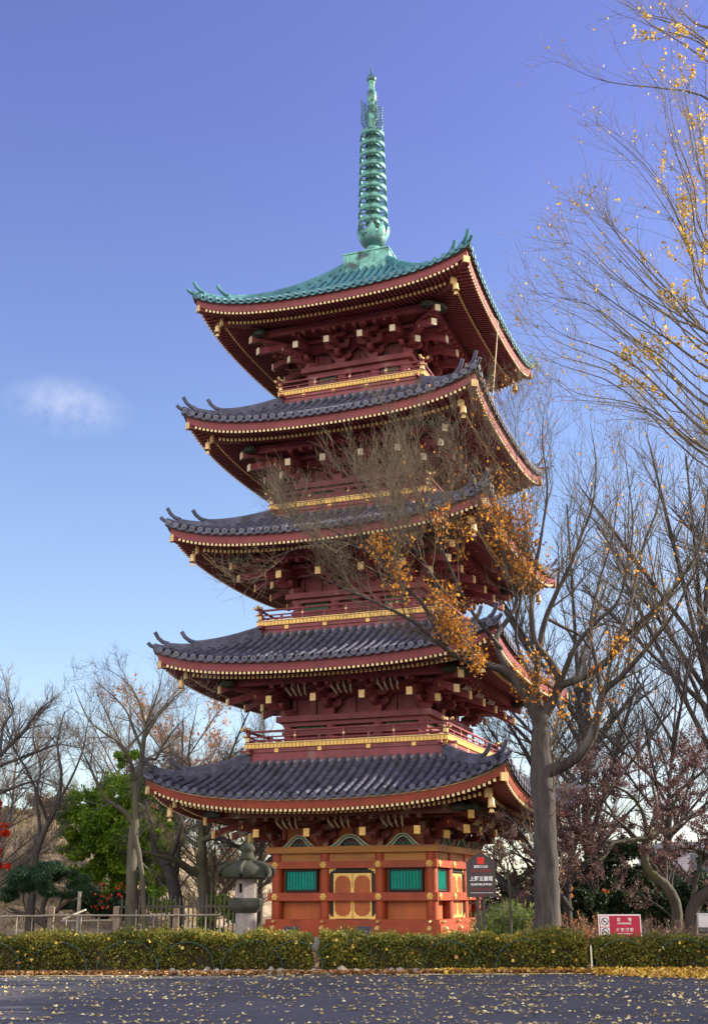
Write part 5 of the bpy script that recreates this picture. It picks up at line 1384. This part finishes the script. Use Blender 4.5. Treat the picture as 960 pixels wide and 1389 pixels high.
# ------------------------------------------------------------------ fallen leaves
rng = np.random.default_rng(62)
def ground_leaves(name, X, Y, Z, size, mt, tone=None, tilt=.35, aspect=.95):
    n = len(X)
    a = rng.random(n)*2*PI
    d = np.stack([np.cos(a), np.sin(a), rng.normal(size=n)*tilt*.5], 1); d = nrm(d)
    nn = np.stack([rng.normal(size=n)*tilt, rng.normal(size=n)*tilt, np.ones(n)], 1)
    s = nrm(np.cross(d, nn)); w = np.cross(s, d); w = w*np.sign(w[:, 2:3])
    L = (size*(.6+.8*rng.random(n)))[:, None]
    C = np.stack([X, Y, Z], 1)
    # fan shaped leaf: stem point, two outer corners, notch
    V = np.stack([C-d*L*.5, C+s*L*aspect*.55+d*L*.18+w*L*.18, C+d*L*.42+w*L*.03, C-s*L*aspect*.55+d*L*.18+w*L*.20], 1)
    V = V.reshape(-1, 3)
    V[:, 2] = np.maximum(V[:, 2], .006+(np.repeat(Z, 4)-np.repeat(Z, 4).min())*.0)
    Q = np.arange(n*4).reshape(-1, 4)
    return link(name, np_mesh(name, V, Q, [mt], tone=rng.random(n) if tone is None else tone))
# on the asphalt: drifts and singles
nC = 900
cx, cy = rng.uniform(-13, 13, nC), rng.uniform(9, 27.5, nC)
kk = rng.integers(0, nC, 9000)
X = np.concatenate([cx[kk]+rng.normal(size=9000)*.24, rng.uniform(-13, 13, 5200)]); Y = np.concatenate([cy[kk]+rng.normal(size=9000)*.10, rng.uniform(9, 27.6, 5200)])
keep = rng.random(len(X)) < np.clip(.78+.03*X, .3, 1); X, Y = X[keep], Y[keep]
keep = Y < 27.6; X, Y = X[keep], Y[keep]
tag(ground_leaves('fallen_leaves', X, Y, np.full(len(X), .014), .062, M['lf_fallen'], tilt=.26), 'yellow ginkgo leaves scattered over the dark asphalt', 'leaves', kind='stuff')
# golden heap at right, thinning along the hedge foot
n = 6500
u = rng.random(n)
X = np.where(u < .72, 5.05+rng.gamma(2.2, 1.1, n), rng.uniform(1.6, 9, n)); X = np.clip(X, 1.5, 11.5)
wd_ = np.clip((X-4.4)*.75, .25, 2.6)
Y = 27.75-np.abs(rng.normal(size=n))*wd_*.42; Z = .012+.10*rng.random(n)*np.exp(-((Y-27.7)/.5)**2)
tag(ground_leaves('leaf_heap', X, Y, Z, .085, M['lf_fallen_gold'], tilt=.6), 'golden heap of ginkgo leaves swept against the hedge by the crimson sign', 'leaves', kind='stuff')
n = 6000
X = rng.uniform(-11, 6, n); Y = 27.72+rng.normal(size=n)*.13-.1*rng.random(n); Z = .02+.07*rng.random(n)
tag(ground_leaves('leaf_litter', X, Y, Z, .08, M['lf_brown'], tilt=.6, aspect=.7), 'brown and tan leaf litter along the foot of the hedges', 'leaves', kind='stuff')
n = 9000
X = rng.uniform(-14, 14, n); Y = rng.uniform(29, 44, n); Z = np.full(n, .05)+.03*rng.random(n)
tag(ground_leaves('ground_litter', X, Y, Z, .10, M['lf_brown'], tilt=.5, aspect=.7), 'brown leaf litter on the soil behind the hedges', 'leaves', kind='stuff')
# dry grass tufts on the bank
n = 14000
X = rng.uniform(-30, -7, n); Y = rng.uniform(46, 70, n); Z = bank(X, Y)+.1
m = Z > .5; X, Y, Z = X[m], Y[m], Z[m]
C = np.stack([X, Y, Z], 1)
V, Q = leaf_quads(C, .40, rng, aspect=.12, dirs=np.tile(np.array([[0, 0, 2.]]), (len(C), 1)))
tag(link('dry_grass', np_mesh('dry_grass', V, Q, [M['lf_gold_far']], tone=rng.random(len(C)))), 'dry straw coloured grass on the bank', 'grass', kind='stuff')

# ------------------------------------------------------------------ stone lantern
lx, ly = -2.90, 33.0
lan = empty('stone_lantern', (lx, ly, 0), rad(22)); tag(lan, 'mossy hexagonal stone lantern standing between the fence and the pagoda', 'lantern')
lan.scale = (.87, .87, 1)
def hexl(prof, mt, name, n=6, a0=0, parent=lan, smooth=False):
    b = MB(); b.lathe(prof, mt, n, a0=a0, smooth=smooth); return b.build(name, parent)
hexl([(.62, -.02), (.62, .16), (.52, .22), (.50, .34), (.40, .42)], M['stone_moss'], 'base')
b = MB(); b.lathe([(.35, .40), (.335, .8), (.325, 1.24)], M['stone_pale'], 6); b.build('post', lan)
hexl([(.34, 1.235), (.40, 1.25), (.52, 1.36), (.545, 1.42), (.545, 1.57), (.50, 1.60), (.38, 1.61)], M['stone_moss'], 'platform')
fb = MB()
R_ = .335
for k in range(6):
    a = k*PI/3; a1 = a+PI/3
    p0 = Vector((R_*math.cos(a), R_*math.sin(a), 0)); p1 = Vector((R_*math.cos(a1), R_*math.sin(a1), 0))
    def P(u, z): v = p0.lerp(p1, u); return (v.x, v.y, z)
    if k in (3, 1):
        ua, ub, za, zb = .24, .76, 1.74, 1.97
        q = [P(0, 1.60), P(1, 1.60), P(1, 2.10), P(0, 2.10), P(ua, za), P(ub, za), P(ub, zb), P(ua, zb)]
        q += [(x*.78, y*.78, z) for x, y, z in q[4:]]
        fb.add(q, [(0, 1, 5, 4), (1, 2, 6, 5), (2, 3, 7, 6), (3, 0, 4, 7), (4, 5, 9, 8), (5, 6, 10, 9), (6, 7, 11, 10), (7, 4, 8, 11)], M['stone_pale'])
    else:
        fb.add([P(0, 1.60), P(1, 1.60), P(1, 2.10), P(0, 2.10)], [(0, 1, 2, 3)], M['stone_pale'])
fo = fb.build('fire_box', lan)
ib = MB(); ib.lathe([(.20, 1.62), (.20, 2.08)], M['black'], 6); ib.build('dark_hollow', fo)
cp = MB()
cp.lathe([(.42, 2.085), (.74, 2.10), (.82, 2.16), (.83, 2.26), (.78, 2.37), (.58, 2.45), (.36, 2.52), (.24, 2.56)], M['stone_moss'], 6)
for k in range(6):
    T = Matrix.Rotation(k*PI/3, 4, 'Z')
    cp.tube([(.30, 0, 2.52), (.58, 0, 2.47), (.76, 0, 2.40), (.86, 0, 2.35), (.87, 0, 2.24), (.82, 0, 2.15)], [.05, .055, .06, .065, .06, .04], M['stone_moss'], 7, T)
cp.build('cap', lan)
hexl([(.20, 2.55), (.25, 2.58), (.25, 2.64), (.21, 2.67), (.20, 2.74), (.17, 2.78), (.23, 2.81), (.24, 2.87), (.20, 2.94), (.11, 3.00), (.035, 3.04), (0, 3.07)], M['stone_moss'], 'finial', 18, smooth=True)

# ------------------------------------------------------------------ notice board
def text(name, body, size, mt, parent, x, y, z, align='CENTER', bold=0.0, sx=1.0):
    c = bpy.data.curves.new(name, 'FONT'); c.body = body; c.size = size; c.align_x = align; c.align_y = 'CENTER'
    c.extrude = .002; c.offset = bold; c.materials.append(mt)
    tmp = bpy.data.objects.new('lettering_curve', c); COL.objects.link(tmp)
    bpy.context.view_layer.update()
    me = bpy.data.meshes.new_from_object(tmp.evaluated_get(bpy.context.evaluated_depsgraph_get()))
    bpy.data.objects.remove(tmp)
    o = bpy.data.objects.new(name, me); COL.objects.link(o); o.parent = parent
    o.location = (x, y, z); o.rotation_euler = (PI/2, 0, 0); o.scale = (sx, 1, 1)
    return o
nx, ny = 3.14, 31.0
nb = empty('notice_board', (nx, ny, 0), rad(4)); tag(nb, 'dark gabled notice board with white and red lettering before the pagoda corner', 'sign')
b = MB(); b.prism([(-.365, 1.60), (.365, 1.60), (.365, 2.43), (0, 2.655), (-.365, 2.43)], -.025, .025, M['board'])
b.prism([(-.385, 2.425), (-.385, 2.455), (0, 2.69), (.385, 2.455), (.385, 2.425), (0, 2.66)], -.035, .035, M['board'])
bd = b.build('board', nb)
for sx in (-1, 1):
    b = MB(); b.bx(sx*.10-.035 if sx < 0 else .02, sx*.10+.035 if sx < 0 else .09, .026, .085, -.05, 2.3, M['post_wood'] if False else M['board']); b.build('post', nb)
b = MB()
for q in range(3): b.box((-.055+.055*q, -.028, 2.475), (.045, .004, .16), M['red_seal']); b.box((0, -.030, 2.42+.055*q), (.17, .004, .03), M['red_seal'])
b.bx(-.088, .088, -.0275, -.0255, 2.39, 2.56, M['red_seal']); b.build('red_emblem', nb)
text('lettering', '重要文化財', .072, M['white'], nb, 0, -.028, 2.325, bold=.001)
text('lettering', '旧寛永寺五重塔', .078, M['red_letter'], nb, 0, -.028, 2.225, bold=.001)
text('lettering', '上野五重塔', .118, M['white'], nb, 0, -.028, 2.035, bold=.0025)
text('lettering', '東京都恩賜上野動物園', .054, M['white'], nb, 0, -.028, 1.90, bold=.0015)
text('lettering', '台東区上野公園', .066, M['red_letter'], nb, 0, -.028, 1.785)
b = MB(); b.bx(-.29, .29, -.029, -.0255, 1.700, 1.708, M['white']); b.build('white_line', nb)
text('lettering', '文化財', .066, M['red_letter'], nb, 0, -.028, 1.648)

# ------------------------------------------------------------------ crimson prohibition sign
p = at(840, 1256, 29.6); sgx, sgy = p[0], 29.6
cs_ = empty('prohibition_sign', (sgx, sgy, 0), rad(-3)); tag(cs_, 'crimson no smoking sign with white frame standing behind the right hedge', 'sign')
W2, z0, z1 = .50, .66, 1.20
b = MB(); b.bx(-W2, W2, -.012, .012, z0, z1, M['sign_white']); b.build('panel', cs_)
b = MB(); b.bx(-W2+.03, W2-.025, -.016, -.0125, z0+.03, z1-.03, M['sign_red']); b.build('red_field', cs_)
b = MB()
b.bx(-W2+.05, -W2+.255, -.020, -.0165, .925, 1.155, M['sign_white']); b.bx(-W2+.05, -W2+.255, -.020, -.0165, z0+.045, .905, M['sign_white'])
for zc_ in (1.04, .81):
    cxx = -W2+.153
    ringp = [(cxx+.078*math.cos(2*PI*q/24), -.024, zc_+.078*math.sin(2*PI*q/24)) for q in range(25)]
    b.tube(ringp, .009, M['black'], 5)
    b.tube([(cxx-.055, -.026, zc_+.055), (cxx+.055, -.026, zc_-.055)], .009, M['black'], 5)
    b.box((cxx-.005, -.0225, zc_-.005), (.075, .004, .02), M['black'], Matrix.Identity(4))
b.build('pictogram', cs_)
text('lettering', '禁　　煙', .085, M['sign_white'], cs_, .11, -.018, 1.075, bold=.002)
text('lettering', 'NO SMOKING', .050, M['sign_white'], cs_, .11, -.018, .995, bold=.002)
text('lettering', '火 気 厳 禁', .085, M['sign_white'], cs_, .11, -.018, .85, bold=.002)
text('lettering', 'NO OPEN FLAMES', .042, M['sign_white'], cs_, .11, -.018, .765, bold=.0015)
for sx in (-1, 1):
    b = MB(); b.bx(sx*.38-.02, sx*.38+.02, .0125, .05, -.05, 1.1, M['sign_white']); b.build('post', cs_)

# small white board at the right edge
p = at(962, 1253, 33)
wb_ = empty('white_notice', (p[0], 33, 0)); tag(wb_, 'small off white box shaped notice behind the hedge beside the leaning trunk', 'sign')
b = MB(); b.bx(-.30, .30, -.06, .06, .82, 1.14, M['white_box']); b.build('panel', wb_)
b = MB(); b.bx(-.32, .32, -.08, .08, 1.141, 1.17, M['white_box']); b.bx(-.30, .30, -.07, .07, .72, .80, M['metal_grey']); b.build('frame', wb_)
for sx in (-1, 1):
    b = MB(); b.bx(sx*.24-.02, sx*.24+.02, -.03, .03, -.05, .718, M['metal_grey']); b.build('post', wb_)

# floodlights before the plinth
def flood():
    root = empty('floodlight')
    b = MB(); b.box((0, 0, 0), (.42, .09, .28), M['metal_dark'], Matrix.Translation((0, 0, .58)) @ Matrix.Rotation(rad(-35), 4, 'X')); b.build('housing', root)
    b = MB(); b.box((0, 0, 0), (.36, .012, .22), M['metal_grey'], Matrix.Translation((0, .05, .61)) @ Matrix.Rotation(rad(-35), 4, 'X')); b.build('glass', root)
    b = MB(); b.tube([(0, 0, -.03), (0, 0, .5)], .03, M['metal_dark'], 8); b.box((0, 0, .01), (.3, .3, .03), M['metal_dark']); b.build('stand', root)
    return root
for x, lb in ((395, 'dark floodlight low behind the hedge near the lantern side of the plinth'), (493, 'dark floodlight low behind the hedge below the gilded door')):
    p = at(x, 1272, 36); o = flood(); o.location = (p[0], 36, .10); o.rotation_euler = (0, 0, rad(-20)); tag(o, lb, 'floodlight', 'floodlights before the plinth')

# dark lamp post behind the big trunk
p = at(751, 1200, 33.5); lp = empty('lamp_post', (p[0]+.02, 33.5, 0)); tag(lp, 'dark slim lamp post half hidden behind the grey trunk', 'lamp post')
b = MB(); b.lathe([(.14, -.05), (.14, .2), (.085, .3), (.075, 4.5)], M['metal_dark'], 12); b.build('pole', lp)
b = MB(); b.lathe([(.09, 4.5), (.17, 4.56), (.20, 4.9), (.17, 4.94)], M['metal_grey'], 8); b.build('lantern_glass', lp)
b = MB(); b.lathe([(.26, 4.94), (.24, 4.99), (.05, 5.12), (0, 5.16)], M['metal_dark'], 8); b.build('hood', lp)

# ------------------------------------------------------------------ bamboo fence and picket fence
fx0, fx1, fy = -12.5, -3.6, 33.5
fe = empty('bamboo_fence', (fx0, fy, 0)); tag(fe, 'low weathered bamboo rail fence with wooden posts behind the long hedge', 'fence')
for q, (px_, hgt) in enumerate(((70, 1.42), (158, 1.42), (239, 1.36), (-40, 1.4), (-110, 1.4))):
    p = at(px_, 1240, fy); b = MB(); b.box((p[0]-fx0, 0, hgt/2-.03), (.15, .13, hgt), M['post_wood']); b.frust((p[0]-fx0, 0, hgt-.032), .145, .10, .02, M['post_wood']); b.build('post', fe)
rg = np.random.default_rng(8)
for q, z in enumerate((.62, 1.17)):
    b = MB(); b.tube([(0, -.10, z+.02), (2.5, -.10, z-.01), (5, -.10, z+.015), (7.3, -.10, z), (fx1-fx0, -.10, z+.01)], .024, M['bamboo'], 8); b.build('rail', fe)
x = .2
while x < fx1-fx0:
    hgt = rg.uniform(1.12, 1.32); tl = rg.uniform(-.03, .03)
    b = MB(); b.tube([(x, -.04, 0), (x+tl, -.04, hgt)], .020, M['bamboo'], 7); b.build('stake', fe); x += rg.uniform(.38, .55)
p0, p1 = at(86, 1247, 33.6), at(117, 1234, 33.6)
b = MB(); b.tube([tuple(p0), tuple(p1)], .03, M['white_stake'], 7); o = b.build('slanting_pole'); tag(o, 'pale pole slanting across the bamboo fence', 'pole')
p0 = at(109, 1209, 35.5)
b = MB(); b.tube([(p0[0], 35.5, 0), (p0[0], 35.5, p0[2])], .055, M['bamboo'], 8); b.tube([(p0[0]-.5, 35.5, 1.0), (p0[0]+1.0, 35.5, 1.02)], .03, M['bamboo'], 7)
o = b.build('support_pole'); tag(o, 'upright pale pole with a short crossbar behind the fence, next to the pine', 'pole')
px0, px1, py = -7.6, -3.7, 40.5
pf = empty('picket_fence', (px0, py, 0)); tag(pf, 'grey picket fence behind the bamboo fence, near the lantern', 'fence')
for z in (.55, 1.35):
    b = MB(); b.box(((px1-px0)/2, .03, z), (px1-px0, .03, .07), M['picket']); b.build('rail', pf)
x = 0.0; 
while x < px1-px0:
    hgt = 1.62+rg.uniform(-.06, .08)
    b = MB(); b.box((x, 0, hgt/2), (.055, .028, hgt), M['picket']); b.frust((x, 0, hgt), .055, .01, .06, M['picket']); b.build('picket', pf); x += .145

# ------------------------------------------------------------------ pale building far behind on the right
bx0 = at(945, 1140, 88)
bd = empty('building', (bx0[0]+4, 88, 0)); tag(bd, 'pale lilac building glimpsed through the purple maple', 'building')
b = MB(); b.bx(-6, 14, 0, 10, -1, 4.9, M['wall_far']); b.build('wall', bd)
b = MB(); b.bx(-6.4, 14.4, -.4, 10.4, 4.902, 5.3, M['roof_far']); b.build('roof', bd)
for k in range(6):
    for z in (.6, 2.9):
        b = MB(); b.bx(-4.6+3*k, -2.9+3*k, -.04, .05, z, z+1.6, M['glass_far']); b.build('window', bd)
# ------------------------------------------------------------------ sky and sun
SUN_AZ, SUN_EL = rad(10), rad(22)        # azimuth from +X towards +Y
sd = Vector((math.cos(SUN_AZ)*math.cos(SUN_EL), math.sin(SUN_AZ)*math.cos(SUN_EL), math.sin(SUN_EL)))
sl = bpy.data.lights.new('sun', 'SUN'); sl.energy = 5.0; sl.angle = rad(.5); sl.color = (1, .88, .70)
so = bpy.data.objects.new('sun', sl); COL.objects.link(so)
so.rotation_euler = sd.to_track_quat('Z', 'Y').to_euler(); so.location = (60, 10, 40)
wd = bpy.data.worlds.new('World'); sc.world = wd; wd.use_nodes = True
nt = wd.node_tree; L = nt.links
for n in list(nt.nodes): nt.nodes.remove(n)
out = nt.nodes.new('ShaderNodeOutputWorld'); bg = nt.nodes.new('ShaderNodeBackground')
sky = nt.nodes.new('ShaderNodeTexSky'); sky.sky_type = 'NISHITA'; sky.sun_disc = False
sky.sun_elevation = SUN_EL; sky.sun_rotation = PI/2 - SUN_AZ
sky.air_density = 1.0; sky.dust_density = .4; sky.ozone_density = 2.0; sky.altitude = 0
tc = nt.nodes.new('ShaderNodeTexCoord')
tint = nt.nodes.new('ShaderNodeMix'); tint.data_type = 'RGBA'; tint.blend_type = 'MULTIPLY'; tint.inputs['Factor'].default_value = 1
tint.inputs['B'].default_value = (1.12, .90, 1.10, 1)
sep = nt.nodes.new('ShaderNodeSeparateXYZ'); L.new(tc.outputs['Generated'], sep.inputs[0])
rz = ramp(nt, [(0.0, (1.08, 1.0, 1.03)), (.12, (1.10, 1.0, 1.0)), (.32, (1.02, .95, 1.05)), (.6, (.94, .74, 1.13))]); L.new(sep.outputs['Z'], rz.inputs['Fac'])
L.new(rz.outputs['Color'], tint.inputs['B'])
L.new(sky.outputs['Color'], tint.inputs['A'])
def cloud(prev, centre, spread, nscale, lo, hi, bright, seedv):
    """Soft cloud round a direction, broken up by noise."""
    dt = nt.nodes.new('ShaderNodeVectorMath'); dt.operation = 'SUBTRACT'; dt.inputs[1].default_value = centre
    L.new(tc.outputs['Generated'], dt.inputs[0])
    mp = nt.nodes.new('ShaderNodeVectorMath'); mp.operation = 'DIVIDE'; mp.inputs[1].default_value = spread
    L.new(dt.outputs['Vector'], mp.inputs[0])
    ln = nt.nodes.new('ShaderNodeVectorMath'); ln.operation = 'LENGTH'; L.new(mp.outputs['Vector'], ln.inputs[0])
    fall = nt.nodes.new('ShaderNodeMapRange'); fall.inputs['From Min'].default_value = 1; fall.inputs['From Max'].default_value = .0
    L.new(ln.outputs['Value'], fall.inputs['Value'])
    nz = nt.nodes.new('ShaderNodeTexNoise'); nz.inputs['Scale'].default_value = nscale; nz.inputs['Detail'].default_value = 7; nz.inputs['Roughness'].default_value = .6
    mv = nt.nodes.new('ShaderNodeVectorMath'); mv.operation = 'ADD'; mv.inputs[1].default_value = seedv
    L.new(tc.outputs['Generated'], mv.inputs[0]); L.new(mv.outputs['Vector'], nz.inputs['Vector'])
    mr = nt.nodes.new('ShaderNodeMapRange'); mr.inputs['From Min'].default_value = lo; mr.inputs['From Max'].default_value = hi
    L.new(nz.outputs['Fac'], mr.inputs['Value'])
    mu = nt.nodes.new('ShaderNodeMath'); mu.operation = 'MULTIPLY'; L.new(fall.outputs['Result'], mu.inputs[0]); L.new(mr.outputs['Result'], mu.inputs[1])
    mx = nt.nodes.new('ShaderNodeMix'); mx.data_type = 'RGBA'
    L.new(mu.outputs['Value'], mx.inputs['Factor']); L.new(prev, mx.inputs['A']); mx.inputs['B'].default_value = (*bright, 1)
    return mx.outputs['Result']
dirn = at(92, 552, 50) - np.array([0, 0, EYE]); dirn = dirn/np.linalg.norm(dirn)
c = cloud(tint.outputs['Result'], tuple(dirn), (.055, .3, .026), 38, .36, .78, (3.0, 3.3, 4.4), (3.1, 0, 1.2))
# thin bright haze low in the sky towards the sun
c = cloud(c, (.52, .84, .10), (.50, .45, .30), 1.5, .05, .35, (3.3, 3.6, 3.9), (1, 2, 3))
# fill light for the front faces, added as unseen bright cloud behind the camera
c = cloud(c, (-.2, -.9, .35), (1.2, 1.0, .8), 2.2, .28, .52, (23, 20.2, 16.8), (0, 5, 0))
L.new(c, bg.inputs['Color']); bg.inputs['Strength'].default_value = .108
L.new(bg.outputs['Background'], out.inputs['Surface'])
sc.view_settings.view_transform = 'Standard'; sc.view_settings.look = 'None'
sc.view_settings.exposure = 1.15; sc.view_settings.gamma = 1; sc.view_settings.use_curve_mapping = False
sc.cycles.max_bounces = 6; sc.cycles.diffuse_bounces = 3; sc.cycles.glossy_bounces = 2; sc.cycles.transmission_bounces = 4; sc.cycles.transparent_max_bounces = 4
sc.cycles.use_denoising = True
sc.render.resolution_x = 707; sc.render.resolution_y = 1024
